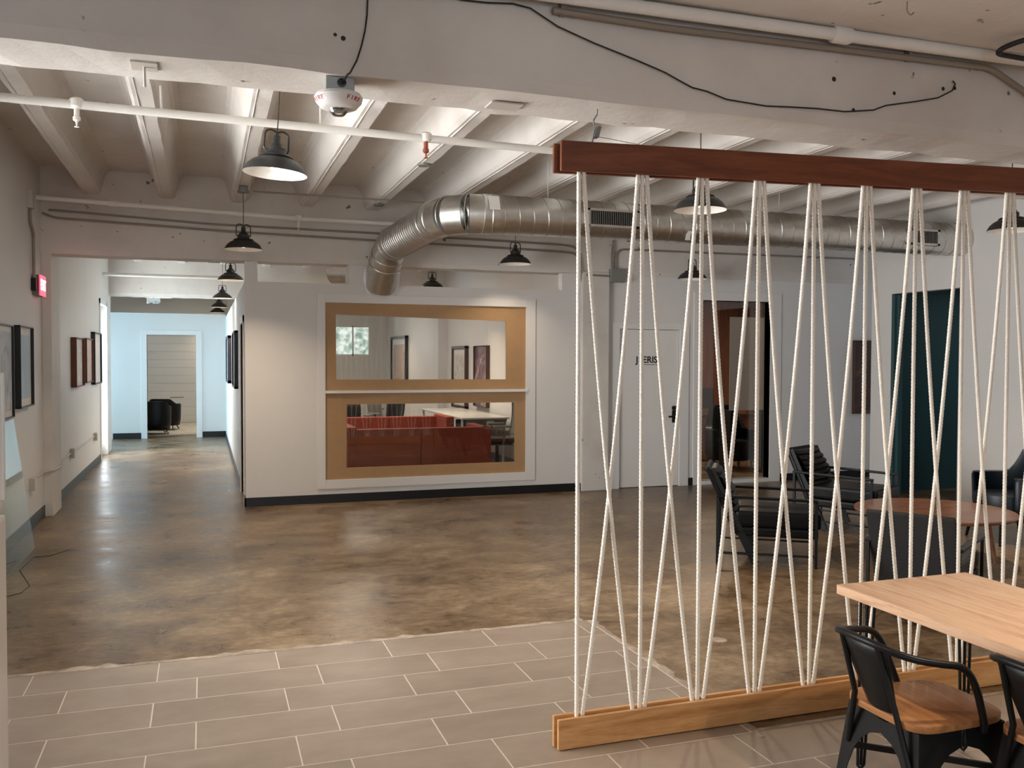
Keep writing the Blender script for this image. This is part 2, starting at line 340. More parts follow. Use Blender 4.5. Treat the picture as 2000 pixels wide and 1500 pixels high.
# dents and leftovers on the near beam
for (x, z, w) in ((2.72, 2.93, .012), (3.06, 2.90, .010), (2.83, 2.80, .010), (.47, 2.86, .008), (.50, 2.85, .010), (3.35, 2.95, .010), (3.42, 2.96, .010)):
    MB().lathe([(0, .0015), (w*.8, .001), (w, 0)], 8).build('hole', 'black_ink', b1).matrix_local = basis((x, 3.4115, z), (1, 0, 0), (0, 0, 1))
hk = MB().box(-.045, .045, -.05, .05, -.008, .0).tube([(0, 0, 0), (0, .01, -.03), (0, .035, -.07)], .005, 6).build('anchor_plate', 'conduit_paint', b1); hk.location = (-.20, 3.55, 2.718)
hk2 = MB().box(-.07, .07, -.05, .05, -.006, 0).build('anchor_plate', 'conduit_paint', b1); hk2.location = (1.20, 3.60, 2.717)
# left wall with a window, an exterior door and a return
m = MB(); x0, x1 = XL-.2, XL
m.box(x0, x1, -4.9, 3.45, 0, ZS).box(x0, x1, 3.45, 7.45, 0, .70).box(x0, x1, 3.45, 7.45, 2.90, ZS).box(x0, x1, 7.45, 15.72, 0, ZS)
m.box(x0, x1, 15.72, 16.72, 2.54, ZS).box(x0, x1, 16.72, 17.52, 0, ZS)
struct('wall_left', m, 'wall_paint', 'warm white left wall with framed prints', 'wall')
struct('wall_pilaster', MB().box(XL, -1.488, YP, YP+.55, 0, ZB+.02), 'painted_concrete', 'white concrete pilaster at the left of the hall opening', 'pilaster', bevel=.008)
w1 = thing('window_1', 'large left wall window with white mullions', 'window', kind='structure')
fm = MB().box(x0, x1, 3.45, 3.51, .70, 2.90).box(x0, x1, 7.39, 7.45, .70, 2.90).box(x0, x1, 3.45, 7.45, .70, .75).box(x0, x1, 3.45, 7.45, 2.85, 2.90)
for y in (4.78, 6.12): fm.box(x0+.06, x0+.1, y-.02, y+.02, .70, 2.90)
fm.build('window_frame', 'trim_paint', w1)
MB().box(x0+.075, x0+.081, 3.51, 7.39, .75, 2.85).build('pane', 'glass', w1)
# exterior glazed door in hall
d2 = thing('door_2', 'bright glazed exterior door in the left wall of the hallway', 'door', kind='structure')
MB().box(XL-.2, XL+.015, 15.66, 15.74, 0, 2.6).box(XL-.2, XL+.015, 16.70, 16.78, 0, 2.6).box(XL-.2, XL+.015, 15.66, 16.78, 2.52, 2.6).build('door_frame', 'trim_paint', d2)
MB().box(XL-.14, XL-.10, 15.74, 15.80, .02, 2.52).box(XL-.14, XL-.10, 16.64, 16.70, .02, 2.52).box(XL-.14, XL-.10, 15.74, 16.70, .02, .12).box(XL-.14, XL-.10, 15.74, 16.70, 2.45, 2.52).build('stile', 'trim_paint', d2)
MB().box(XL-.122, XL-.118, 15.80, 16.64, .12, 2.45).build('pane', 'sky_pane', d2)
# partition with the framed interior window
PX0, PX1, PZ, PT = .43, 4.46, 2.50, .13
WX0, WX1, WZ0, WZ1 = 1.303, 3.728, .263, 2.286
m = MB(); y0, y1 = YP, YP+PT
m.box(PX0, WX0, y0, y1, 0, PZ).box(WX1, PX1, y0, y1, 0, PZ).box(WX0, WX1, y0, y1, 0, WZ0).box(WX0, WX1, y0, y1, WZ1, PZ)
m.box(PX0, .565, y0, y1, PZ, ZB).box(4.20, PX1, y0, y1, PZ, ZB).box(1.565, 2.18, y0, y1+.1, PZ, ZB)
struct('wall_partition', m, 'wall_paint', 'white drywall partition holding the tan framed interior window', 'wall')
struct('wall_concrete_column', MB().box(4.46, 4.822, YP-.05, YP+.3, 0, ZB+.02), 'painted_concrete', 'white concrete column between the partition and the white door', 'column', bevel=.01)
win = thing('window_2', 'interior window with tan fibreboard surround, white casing and two panes', 'window', kind='structure')
c = MB(); ca = (1.212, 3.85, .163, 2.383)
c.box(ca[0], WX0, y0-.014, y0, ca[2], ca[3]).box(WX1, ca[1], y0-.014, y0, ca[2], ca[3]).box(WX0, WX1, y0-.014, y0, ca[2], WZ0).box(WX0, WX1, y0-.014, y0, WZ1, ca[3])
c.build('casing', 'trim_paint', win, bevel=.003)
MB().box(WX0-.002, WX1+.02, y0-.03, y0+.03, 1.252, 1.284).build('crossbar', 'trim_paint', win, bevel=.003)
def sheet(X0, X1, Z0, Z1, hole):
    (a, b, c_, d) = hole  # BL BR TR TL
    o = [(X0, Z0), (X1, Z0), (X1, Z1), (X0, Z1)]; mm = MB()
    for i in range(4):
        j = (i+1) % 4; mm.prism([o[i], o[j], hole[j], hole[i]], y0+.012, y0+.030, 'y')
    return mm
sheet(WX0, WX1, 1.284, WZ1, [(1.428, 1.410), (3.476, 1.404), (3.474, 2.112), (1.425, 2.153)]).build('fibreboard_upper', 'mdf', win)
sheet(WX0, WX1, WZ0, 1.252, [(1.542, .393), (3.592, .394), (3.589, 1.122), (1.549, 1.123)]).build('fibreboard_lower', 'mdf', win)
for z0_, z1_ in ((1.29, 2.28), (.27, 1.25)): MB().box(WX0, WX1, y0+.05, y0+.055, z0_, z1_).build('pane', 'glass', win)
struct('baseboard_partition', MB().box(PX0-.012, PX1, y0-.014, y0, 0, .10).box(PX0-.014, PX0, y0-.014, y0+.25, 0, .10), 'black_base', 'black rubber baseboard along the partition', 'baseboard')
# hall right wall
m = MB().box(PX0, PX0+.12, y1, 10.66, 0, PZ).box(PX0, PX0+.12, 10.66, 11.5, 2.06, PZ).box(PX0, PX0+.12, 11.5, 24.6, 0, PZ)
struct('wall_hall_right', m, 'wall_paint', 'white partition wall along the right side of the hallway', 'wall')
struct('trim_2', MB().box(PX0-.014, PX0+.134, 10.58, 10.66, 0, 2.14).box(PX0-.014, PX0+.134, 11.5, 11.58, 0, 2.14).box(PX0-.014, PX0+.134, 10.58, 11.58, 2.06, 2.14), 'trim_paint', 'white casing of the doorway in the hall right wall', 'door casing')
struct('baseboard_hall_right', MB().box(PX0-.012, PX0, 11.58, 19.7, 0, .10), 'grey_base', 'dark baseboard along the hall right wall', 'baseboard')
struct('baseboard_hall_left', MB().box(XL, XL+.014, YP+.55, 15.66, 0, .105), 'grey_base', 'dark baseboard along the hall left wall', 'baseboard')
struct('baseboard_left', MB().box(XL, XL+.014, 6.6, YP, 0, .12), 'grey_base', 'dark baseboard along the left wall beside the leaning glass', 'baseboard')
# door wall
m = MB(); y0d, y1d = YP+.02, YP+.15
m.box(4.82, 5.0, y0d, y1d, 0, ZB+.02).box(5.0, 5.87, y0d, y1d, 2.04, ZB+.02).box(5.87, 6.18, y0d, y1d, 0, ZB+.02).box(6.18, 7.25, y0d, y1d, 2.434, ZB+.02).box(6.18, 7.25, y0d, y1d, 0, .045).box(7.25, 12, y0d, y1d, 0, ZB+.02)
struct('wall_door_side', m, 'wall_paint', 'off white wall with the lettered door behind the ropes', 'wall')
dr = thing('door_1', 'white flush door with black lettering and black lever', 'door', kind='structure')
MB().box(5.006, 5.864, y0d+.02, y0d+.06, .008, 2.034).build('door_leaf', 'white_plastic', dr)
MB().box(4.90, 5.0, y0d-.015, y0d, 0, 2.12).box(5.87, 6.0, y0d-.015, y0d, 0, 2.12).box(5.0, 5.87, y0d-.015, y0d, 2.04, 2.12).build('casing', 'trim_paint', dr, bevel=.003)
text_mesh('lettering', 'J  ERIS', .118, 'black_ink', basis((5.40, y0d+.0185, 1.645), (1, 0, 0), (0, 0, 1)), dr)
MB().box(5.36, 5.52, y0d+.0185, y0d+.02, 1.580, 1.590).box(5.53, 5.61, y0d+.0185, y0d+.02, 1.580, 1.588).build('small_print', 'grey_box', dr)
h = MB().lathe([(.0, .012), (.03, .010), (.032, 0)], 20, cap0=False).build('deadbolt', 'black_metal', dr, smooth=True); h.matrix_local = basis((5.80, y0d+.02, 1.02), (1, 0, 0), (0, 0, 1))
h = MB().box(-.028, .028, -.08, .08, 0, .012).box(-.10, .015, -.012, .012, .04, .055).box(-.01, .01, -.01, .01, 0, .05).build('lever', 'black_metal', dr, bevel=.003); h.matrix_local = basis((5.80, y0d+.02, .91), (1, 0, 0), (0, 0, 1))
w3 = thing('door_3', 'tall glazed office doorway with white casing right of the lettered door', 'door', kind='structure')
MB().box(6.07, 6.18, y0d-.015, y0d+.14, 0, 2.54).box(7.25, 7.42, y0d-.015, y0d+.14, 0, 2.54).box(6.18, 7.25, y0d-.015, y0d+.14, 2.434, 2.54).box(6.18, 7.25, y0d-.015, y0d+.14, 0, .05).build('casing', 'trim_paint', w3, bevel=.004)
MB().box(6.18, 7.25, y0d+.08, y0d+.088, .05, 2.434).build('pane', 'glass', w3)
struct('baseboard_door_side', MB().box(6.0, 6.07, y0d-.014, y0d, 0, .10).box(7.42, 12, y0d-.014, y0d, 0, .10), 'black_base', 'black baseboard along the wall behind the lounge chairs', 'baseboard')
# right wall with teal doorway
m = MB(); ya, yb, zt = 7.857, 8.905, 2.467
m.box(XR, XR+.13, -4.9, ya, 0, ZS).box(XR, XR+.13, yb, 9.25, 0, ZS).box(XR, XR+.13, ya, yb, zt, ZS).box(XR+.13, 12, 9.13, 9.25, 0, ZS)
struct('wall_right', m, 'wall_paint', 'white right wall with a dark teal doorway', 'wall')
m = MB().box(XR+.13, XR+3.2, 9.05, 9.12, 0, 2.9).box(XR+3.1, XR+3.2, 6.2, 9.1, 0, 2.9).box(XR+.13, XR+3.2, 6.1, 6.2, 0, 2.9).box(XR+.13, XR+3.2, 6.1, 9.1, 2.8, 2.9)
struct('wall_teal_room', m, 'teal_wall', 'dark teal walls of the unlit room through the right doorway', 'wall')
struct('trim_3', MB().box(XR+.002, XR+.14, yb-.05, yb, 0, zt).box(XR+.04, XR+.10, yb-.09, yb-.05, 0, zt-.02), 'teal_wall', 'teal painted jamb of the right doorway', 'door jamb')
# rear part of the room (behind the viewer)
m = MB().box(-1.8, -1.25, -4.9, -4.7, 0, 3.2).box(3.15, 8.2, -4.9, -4.7, 0, 3.2).box(-1.25, 3.15, -4.9, -4.7, 0, .8).box(-1.25, 3.15, -4.9, -4.7, 2.7, 3.2)
struct('wall_rear', m, 'wall_paint', 'white rear wall with a wide daylight window', 'wall')
# hall end
m = MB(); ye = 19.7
m.box(-5.2, -1.105, ye, ye+.12, 0, 2.565).box(-.155, PX0, ye, ye+.12, 0, 2.565).box(-1.105, -.155, ye, ye+.12, 2.124, 2.565)
struct('wall_hall_end', m, 'wall_paint', 'bright white wall with a doorway closing the hallway', 'wall')
struct('trim_4', MB().box(-1.22, -1.105, ye-.015, ye+.13, 0, 2.22).box(-.155, -.04, ye-.015, ye+.13, 0, 2.22).box(-1.105, -.155, ye-.015, ye+.13, 2.124, 2.22), 'trim_paint', 'white casing of the doorway closing the hallway', 'door casing', bevel=.004)
struct('baseboard_hall_end', MB().box(-1.75, -1.22, ye-.014, ye, 0, .12).box(-.04, PX0, ye-.014, ye, 0, .12), 'black_base', 'black baseboard under the wall closing the hallway', 'baseboard')
struct('wall_hall_side_room', MB().box(-5.2, -5.0, 17.0, 24.6, 0, 1.0).box(-5.2, -5.0, 17.0, 24.6, 2.4, ZS).box(-5.2, -5.0, 17.0, 17.7, 1.0, 2.4).box(-5.2, -5.0, 19.5, 24.6, 1.0, 2.4).box(-5.0, XL-.2, 17.2, 17.32, 0, ZS), 'wall_paint', 'white walls of the daylit space left of the hallway end', 'wall')
er = struct('wall_far', MB().box(-5.2, 6, 24.2, 24.4, 0, ZS), 'block_paint', 'pale painted block wall of the room beyond the hallway', 'wall')
for k in range(13):
    MB().box(-1.7, .42, 24.192, 24.2, .01+k*.2, .206+k*.2).build('block_course', 'block_paint', er, bevel=.002, seg=1)
# back office behind the partition
m = MB().box(4.53, 4.65, YP+.15, 23.2, 0, ZS)
struct('wall_back_office_right', m, 'wall_paint', 'cream wall with pictures in the back office', 'wall')
struct('wall_back_office_column', MB().box(4.36, 4.53, 17.15, 17.5, 0, ZS), 'wall_paint', 'white column on the back office wall between two pictures', 'column')
m = MB().box(PX0+.12, 2.95, 23.2, 23.35, 0, ZS).box(4.05, 4.65, 23.2, 23.35, 0, ZS).box(2.95, 4.05, 23.2, 23.35, 0, 1.72).box(2.95, 4.05, 23.2, 23.35, 2.5, ZS)
struct('wall_back_office_rear', m, 'block_paint', 'pale block rear wall of the back office', 'wall')
w5 = thing('window_3', 'small high window with green trees outside in the back office', 'window', kind='structure')
MB().box(2.95, 4.05, 23.22, 23.26, 1.72, 1.76).box(2.95, 4.05, 23.22, 23.26, 2.46, 2.5).box(3.62, 3.66, 23.22, 23.26, 1.72, 2.5).build('window_frame', 'trim_paint', w5)
MB().box(2.95, 4.05, 23.28, 23.29, 1.72, 2.5).build('pane', 'window_greenery', w5)
struct('baseboard_back_office', MB().box(4.51, 4.53, YP+.15, 23.2, 0, .10), 'black_base', 'black baseboard in the back office', 'baseboard')
# office behind the glazed doorway
m = MB().box(5.95, 6.05, YP+.15, 14.2, 0, 2.8).box(10.4, 10.5, YP+.15, 14.2, 0, 2.8).box(5.95, 10.5, YP+.15, 14.3, 2.75, 2.85)
struct('wall_office', m, 'wall_paint', 'side walls of the dim office behind the glazed doorway', 'wall')
bw = struct('wall_office_wood', MB().box(5.95, 10.5, 14.2, 14.3, 0, 2.8), 'brown_panel', 'reddish brown wood panelled wall in the dim office', 'wall')
for k in range(11): MB().box(6.1+k*.4, 6.49+k*.4, 14.18, 14.2, .05, 2.74).build('panel', 'brown_panel', bw, bevel=.003, seg=1)
# ================================================================ ROPE DIVIDER
dv = thing('rope_divider', 'white rope room divider strung between two long wooden rails', 'room divider', (1.40, 3.45, 0))
OX, OY = 1.40, 3.45; LEN = 3.45
def rail(name, z, h, m, yy, slope=0):
    mm = MB(); n = 24; zz = lambda x: z+slope*x
    mm._a([(x, y, zz(x)+dz) for x in (0, LEN) for y in yy for dz in (0, h)], [(0, 1, 3, 2), (4, 6, 7, 5), (0, 4, 5, 1), (2, 3, 7, 6), (0, 2, 6, 4), (1, 5, 7, 3)])
    return mm.build(name, m, dv, bevel=.002, seg=1)
SL = .0268
rail('bottom_rail', .004, .128, 'oak', (0, .018)); rail('bottom_rail', .004, .134, 'oak', (.040, .056)).location.x = -.006
rail('top_rail', 2.430, .125, 'shaded_oak', (0, .018), SL); rail('top_rail', 2.427, .122, 'shaded_oak', (.040, .056), SL).location.x = -.018
for k in range(12):
    x = .045+.2953*k
    MB().box(x, x+.03, .018, .040, .004, .10).build('spacer_block', 'oak', dv); MB().box(x, x+.03, .018, .040, 2.45+SL*x, 2.52+SL*x).build('spacer_block', 'shaded_oak', dv)
def rope_mesh(path, r=.0098, pitch=.052):
    P = [Vector(p) for p in path]; seg = [0]
    for i in range(1, len(P)): seg.append(seg[-1]+(P[i]-P[i-1]).length)
    Lt = seg[-1]; n = int(Lt/.0072); NA = 12; vs = []; fs = []; k = 0
    for i in range(n+1):
        s_ = Lt*i/n
        while k < len(P)-2 and seg[k+1] < s_: k += 1
        t = (s_-seg[k])/(seg[k+1]-seg[k]); p = P[k].lerp(P[k+1], t); d = (P[k+1]-P[k]).normalized()
        u = d.cross(Vector((0, 1, 0))).normalized(); w = d.cross(u); ph = 2*pi*s_/pitch
        for a in range(NA):
            th = 2*pi*a/NA; rr = r*(.68+.34*abs(cos(1.5*(th-ph))))
            vs.append(p+u*(rr*cos(th))+w*(rr*sin(th)))
        if i: fs += [((i-1)*NA+a, (i-1)*NA+(a+1) % NA, i*NA+(a+1) % NA, i*NA+a) for a in range(NA)]
    m = MB(); m.v = [tuple(v) for v in vs]; m.f = fs; return m
HX = [.093+.2953*k for k in range(12)]
ZT0 = lambda x: 2.436+SL*x
def rope(xa, xb, y, sag):
    pts = []
    for i in range(25):
        t = i/24; x = xa+(xb-xa)*t+sag*4*t*(1-t); pts.append((x, y, ZT0(xa)+.03+(.085-ZT0(xa)-.03)*t))
    rope_mesh(pts).build('rope', 'rope', dv, smooth=True)
for k, x in enumerate(HX):
    rope(x-.002, x+.001+.004*sin(k*2.1), .029, .003*sin(k*1.7))
    if k+1 < len(HX):
        rope(x+.016, HX[k+1]-.026, .026, -.020); rope(HX[k+1]-.018, x+.024, .032, .020)
    if k == 0: pass
tb = MB().tube([(.15, .029, 2.56), (.162, .03, 2.62), (.170, .06, 2.665), (.185, .06, 2.69), (.182, .05, 2.71)], .004, 6).tube([(.145, .029, 2.55), (.165, .04, 2.60), (.168, .055, 2.65)], .0025, 6)
tb.prism([(.155, 2.585), (.178, 2.585), (.190, 2.632), (.172, 2.632)], .02, .05, 'y'); tb.build('hanging_wire', 'grey_box', dv)
MB().tube([(.165, .03, 2.59), (.23, .05, 2.592), (.33, .06, 2.585), (.43, .06, 2.577), (.47, .04, 2.565)], .0018, 6).build('loose_wire', 'conduit_paint', dv)
# ================================================================ CEILING SERVICES
def pipe(name, pts, r, m, label, cat, bend=.06, n=10, group=None):
    return tag(MB().tube(arc(pts, bend), r, n).build(name, m, smooth=True), label, cat, group)
sp1 = thing('sprinkler_pipe', 'white sprinkler pipe crossing under the joists above the nearest pendant', 'pipe', (0, 0, 0))
MB().tube([(-1.6, 6.06, 3.2), (3.2, 6.27, 3.2), (8, 6.5, 3.2)], .027, 14).build('pipe_run', 'pipe_white', sp1, smooth=True)
def sprink(parent, x, y, z, col):
    a = MB().lathe([(.03, -.022), (.042, -.012), (.042, .03), (.03, .04)], 14, (x, y, z), True, True).build('tee_fitting', 'pipe_white', parent, smooth=True)
    MB().lathe([(.016, 0), (.016, -.05), (.022, -.055), (.022, -.075), (.008, -.085), (.005, -.11), (.014, -.113), (.014, -.117), (.002, -.12)], 12, (x, y, z-.02), False, True).build('sprinkler_head', col, parent, smooth=True)
sprink(sp1, -.73, 6.10, 3.2, 'pipe_white'); sprink(sp1, 1.485, 6.195, 3.2, 'brass')
MB().tube([(-.245, 6.12, 3.2), (-.25, 6.12, 3.37)], .007, 8).build('hanger_rod', 'pipe_white', sp1); MB().tube([(.75, 6.16, 3.22), (.75, 6.16, 3.37)], .007, 8).build('hanger_rod', 'pipe_white', sp1)
sp2_ = thing('sprinkler_pipe', 'white sprinkler pipe running along the beam over the hall opening', 'pipe')
MB().tube([(-1.57, 10.0, 3.245), (1.0, 10.0, 3.17), (8, 10.02, 3.15)], .026, 14).build('pipe_run', 'pipe_white', sp2_, smooth=True)
for x in (.98, 4.4): sprink(sp2_, x, 10.0, 3.17, 'pipe_white')
for x, z in ((-.86, 3.225), (-.3, 3.208)): MB().lathe([(.033, -.05), (.033, .05)], 14, cap0=True, cap1=True).build('coupling', 'pipe_white', sp2_).matrix_local = basis((x, 10.0, z), (0, 1, 0), (0, 0, 1))
yc = YP-.045
pipe('conduit', [(-1.50, yc, 3.165), (.1, yc, 3.10), (1.7, yc, 3.09), (4.2, yc, 3.06), (4.36, yc, 3.04), (4.42, yc, 2.93), (4.42, yc-.02, 2.72)], .011, 'conduit', 'thin brown conduit upper of the two on the partition beam', 'conduit', .10)
pipe('conduit', [(-1.56, yc, 3.13), (-1.45, yc, 3.085), (.3, yc, 3.03), (2.0, yc, 3.005), (4.20, yc, 2.975), (4.395, yc, 2.96), (4.395, yc, 2.62)], .012, 'conduit', 'thin brown conduit lower of the two on the partition beam', 'conduit', .12)
cp = thing('junction_box', 'grey junction box on the column with conduits beside the lettered door', 'junction box')
MB().box(4.824, 5.02, YP-.10, YP-.022, 2.62, 2.79).build('box_body', 'grey_box', cp, bevel=.008)
MB().tube([(4.50, YP-.07, 2.70), (4.82, YP-.07, 2.695)], .011, 8).build('conduit_run', 'conduit', cp)
MB().tube([(4.87, YP-.05, 2.79), (4.87, YP-.05, 3.15), (4.86, YP-.04, 3.34)], .013, 8).tube([(4.85, YP-.05, 2.8), (4.84, YP-.06, 2.95), (4.86, YP-.05, 3.1)], .008, 6).build('conduit_run', 'conduit', cp)
MB().tube(arc([(4.91, YP-.045, 2.79), (4.91, YP-.045, 3.04), (5.2, YP-.045, 3.04), (8.6, YP-.045, 3.06)], .16, 8), .011, 8).build('conduit_run', 'conduit', cp, smooth=True)
pipe('conduit', [(.47, 9.30, 3.31), (2.6, 9.36, 3.31)], .009, 'conduit', 'thin conduit under the joists from the second pendant', 'conduit')
def bp_(u, v, yy):   # point on a plane of constant depth from the survey of the place
    d = _f+_r2*((u-1000)/F_PX)+_d2*((v-750)/F_PX); t = yy/d.y; return (d.x*t, yy, CAMH+d.z*t)
np_ = thing('pipe_run', 'white painted pipe along the front of the nearest beam', 'pipe')
a_, b_ = Vector(bp_(1300, 21, 3.34)), Vector(bp_(2000, 118, 3.34)); d_ = (b_-a_).normalized()
MB().tube([a_-d_*3.3, a_, b_, b_+d_*.8], .027, 14).build('pipe_body', 'pipe_white', np_, smooth=True)
MB().lathe([(.034, -.05), (.039, -.035), (.039, .035), (.034, .05)], 14, cap0=True, cap1=True).build('coupling', 'pipe_white', np_, smooth=True).matrix_local = basis(a_+d_*.88, (0, 1, 0), (0, 0, 1))
nc = thing('conduit', 'dark painted conduit just below the white pipe on the nearest beam', 'conduit')
MB().tube(arc([bp_(u, v, 3.384) for u, v in ((1080, 20), (1300, 54), (1600, 91), (1935, 133), (2000, 178), (2150, 290))], .05), .014, 10).build('conduit_body', 'conduit', nc, smooth=True)
for u, v in ((1098, 23), (1773, 112)):
    x, y, z = bp_(u, v, 3.396); MB().box(x-.012, x+.012, 3.374, 3.408, z-.018, z+.045).build('strap', 'conduit', nc)
pipe('black_cable', [(3.9, 2.9, 3.12), (3.5, 3.1, 3.10), (3.42, 3.2, 3.06), (3.9, 3.2, 3.05)], .012, 'wire', 'black cable loop against the ceiling at the top right', 'cable', .08)
tag(MB().tube(arc([(2.75, 3.0, 3.13), (2.75, 3.0, 3.09), (2.77, 3.0, 3.075), (2.785, 3.0, 3.09)], .01), .003, 6).build('ceiling_hook', 'conduit'), 'small rusty hook in the ceiling above the divider', 'hook')
for x_, y_, lb in ((2.06, 7.69, 'nearer'), (2.05, 9.85, 'farther')):
    t_ = tag(MB().lathe([(0, -.012), (.055, -.012), (.06, 0), (0, 0)], 20).build('joist_plate', 'grey_box', smooth=True), lb+' round grey cover plate under the ceiling joists above the elbow duct', 'cover plate'); t_.location = (1.83, y_, ZJ-.004); t_.scale.x = 1.0
# exit-sign conduit on left wall
pipe('conduit', [(XL+.02, 9.60, 3.065), (XL+.02, 9.60, 2.95), (XL+.022, 9.755, 2.85), (XL+.022, 9.755, 2.424)], .014, 'conduit', 'vertical brown conduit dropping to the exit sign', 'conduit', .04)
tag(MB().box(XL, XL+.05, 9.55, 9.65, 3.07, 3.24).build('conduit_bracket', 'conduit_paint', bevel=.004), 'perforated bracket at the top of the exit sign conduit', 'bracket')
ex = thing('exit_sign', 'small red illuminated exit sign on the left wall', 'exit sign', (XL, 9.95, 2.36))
MB().box(0, .06, -.155, .155, -.10, .10).build('housing', 'grey_plastic', ex, bevel=.006)
MB().box(.06, .072, -.155, .155, -.10, .10).build('red_face', 'exit_red', ex, bevel=.003)
text_mesh('lettering', 'EXIT', .15, 'exit_letter', basis((.074, 0, 0), (0, 1, 0), (0, 0, 1)), ex)
MB().box(-.0, .045, -.235, -.155, -.06, .06).build('back_box', 'black_metal', ex, bevel=.004)
# wires on near beam
_yc = 3.401
def wire(name, pts, label, r=.0035):
    return tag(MB().tube(pts, r, 6).build(name, 'wire', smooth=True), label, 'wire')
wire('alarm_wire', [(.505, 3.435, 2.700), (.515, 3.405, 2.715)]+[bp_(u, v, _yc) for u, v in ((684, 142), (697, 118), (706, 90), (713, 60), (717, 30), (718, 0), (718, -40))], 'black wire rising from the fire alarm over the beam face')
WP = [(880, -6), (903, 0), (950, 5), (1002, 7), (1036, 16), (1060, 32), (1090, 52), (1160, 84), (1247, 119), (1300, 142), (1321, 154), (1352, 171), (1380, 178), (1419, 194), (1496, 207), (1545, 209), (1597, 212), (1650, 218), (1706, 215), (1730, 206), (1790, 198), (1832, 191), (1860, 177), (1866, 164), (1861, 158)]
wire('sagging_wire', [bp_(u, v, _yc) for u, v in WP], 'long sagging black wire pinned across the nearest beam')
# fire alarm
fa = thing('fire_alarm', 'white ceiling fire alarm strobe with red FIRE lettering', 'fire alarm', (.495, 3.50, 2.72))
MB().box(-.054, .054, -.05, .05, -.056, 0).build('back_box', 'steel_box', fa, bevel=.004)
MB().lathe([(.0, .0), (.016, .001), (.017, .004), (.009, .005), (.009, .012)], 16).build('cable_gland', 'black_plastic', fa, smooth=True).matrix_local = basis((.005, -.0505, -.024), (1, 0, 0), (0, 0, 1))
MB().lathe([(.0, -.052), (.07, -.052), (.085, -.056), (.0925, -.068), (.088, -.085), (.070, -.106), (.055, -.112), (0, -.112)], 40).build('cover', 'white_plastic', fa, smooth=True)
MB().lathe([(.036, -.110), (.034, -.122), (.022, -.135), (.0, -.140)], 20).build('strobe_lens', 'clear_lens', fa, smooth=True)
MB().lathe([(.0, -.111), (.033, -.113), (.02, -.121), (0, -.121)], 12).build('reflector', 'steel_box', fa)
def curved_text(txt, ang0, rad, z, size):
    for i, ch in enumerate(txt):
        a = radians(ang0+i*size*.70/rad*57.3); n = Vector((cos(a)*.80, sin(a)*.80, -.60)).normalized(); t = Vector((-sin(a), cos(a), 0)); u = n.cross(t)
        text_mesh('lettering', ch, size, 'red_text', basis((cos(a)*rad, sin(a)*rad, z), t, u), fa, .0006)
curved_text('FIRE', -74, .0885, -.0845, .024); curved_text('FIRE', -175, .0885, -.0845, .024)
# ---------------------------------------------------------------- duct
du = thing('spiral_duct', 'galvanised spiral air duct turning towards the partition', 'duct')
R, DY, DZ = .178, 7.85, 2.975; DX = 2.10
def run(a, b, name, ridges=.14, r=R):
    a = Vector(a); b = Vector(b); o = MB().tube([a.lerp(b, i/8) for i in range(9)], r, 40).build(name, 'galvanised', du, smooth=True)
    t = (b-a).normalized(); u = t.orthogonal().normalized(); w = t.cross(u); L = (b-a).length; n = int(L/ridges*24)
    if ridges: MB().tube([a+t*(L*i/n)+(u*cos(2*pi*i/24)+w*sin(2*pi*i/24))*(r+.0005) for i in range(n+1)], .0035, 5).build('spiral_seam', 'seam', du, smooth=True)
    return o
run((2.52, DY, DZ), (8.05, DY, 2.995), 'main_run')
run((DX-.02, DY+.40, DZ), (DX-.10, 9.80, 2.93), 'branch_run', .07)
# gored elbow: five segments turning from -X to +Y
eb = [(2.54, DY, DZ)]
cx, cy, er_ = 2.50, DY+.40, .40
for i in range(0, 4): a = radians(i*30); eb.append((cx-er_*sin(a), cy-er_*cos(a), DZ))
eb.append((DX-.02, DY+.42, DZ))
MB().tube([(2.54, DY, DZ), (2.40, DY+.01, DZ)], R+.004, 40).build('coupling_sleeve', 'galvanised', du, smooth=True)
for i in range(1, 4):
    MB().tube([eb[i], eb[i+1]], R+.002, 40, caps=False).build('elbow_gore', 'galvanised', du, smooth=True)
for i in (1, 2, 3, 4):
    p = Vector(eb[i]); t = (Vector(eb[min(i+1, 5)])-Vector(eb[i-1])).normalized(); u = Vector((0, 0, 1)); w = t.cross(u)
    MB().tube([p+(u*cos(k*pi/20)+w*sin(k*pi/20))*(R+.004) for k in range(40)], .0055, 6, closed=True).build('elbow_bead', 'galvanised', du, smooth=True)
cpts = [Vector(q) for q in ((DX-.095, 9.70, 2.932), (DX-.10, 9.84, 2.928), (DX-.112, 9.95, 2.90), (DX-.128, 10.06, 2.82), (DX-.14, 10.15, 2.73), (DX-.15, 10.25, 2.62), (DX-.16, 10.36, 2.50))]
MB().tube(cpts, R+.006, 40).build('end_collar', 'galvanised', du, smooth=True)
for k in (1, 3, 4):
    p = cpts[k]; t = (cpts[k+1]-cpts[k-1]).normalized(); u = t.orthogonal().normalized(); w = t.cross(u)
    MB().tube([p+(u*cos(q*pi/20)+w*sin(q*pi/20))*(R+.008) for q in range(40)], .006, 6, closed=True).build('elbow_bead', 'galvanised', du, smooth=True)
MB().lathe([(R*1.0, 0), (R+.035, 0), (R+.035, .004), (R, .004)], 40).build('wall_flange', 'galvanised', du).matrix_local = Matrix.Translation((DX-.152, YP-.004, 2.575)) @ Matrix.Diagonal((1, 1, 1.30, 1)) @ Matrix.Rotation(pi/2, 4, 'X')
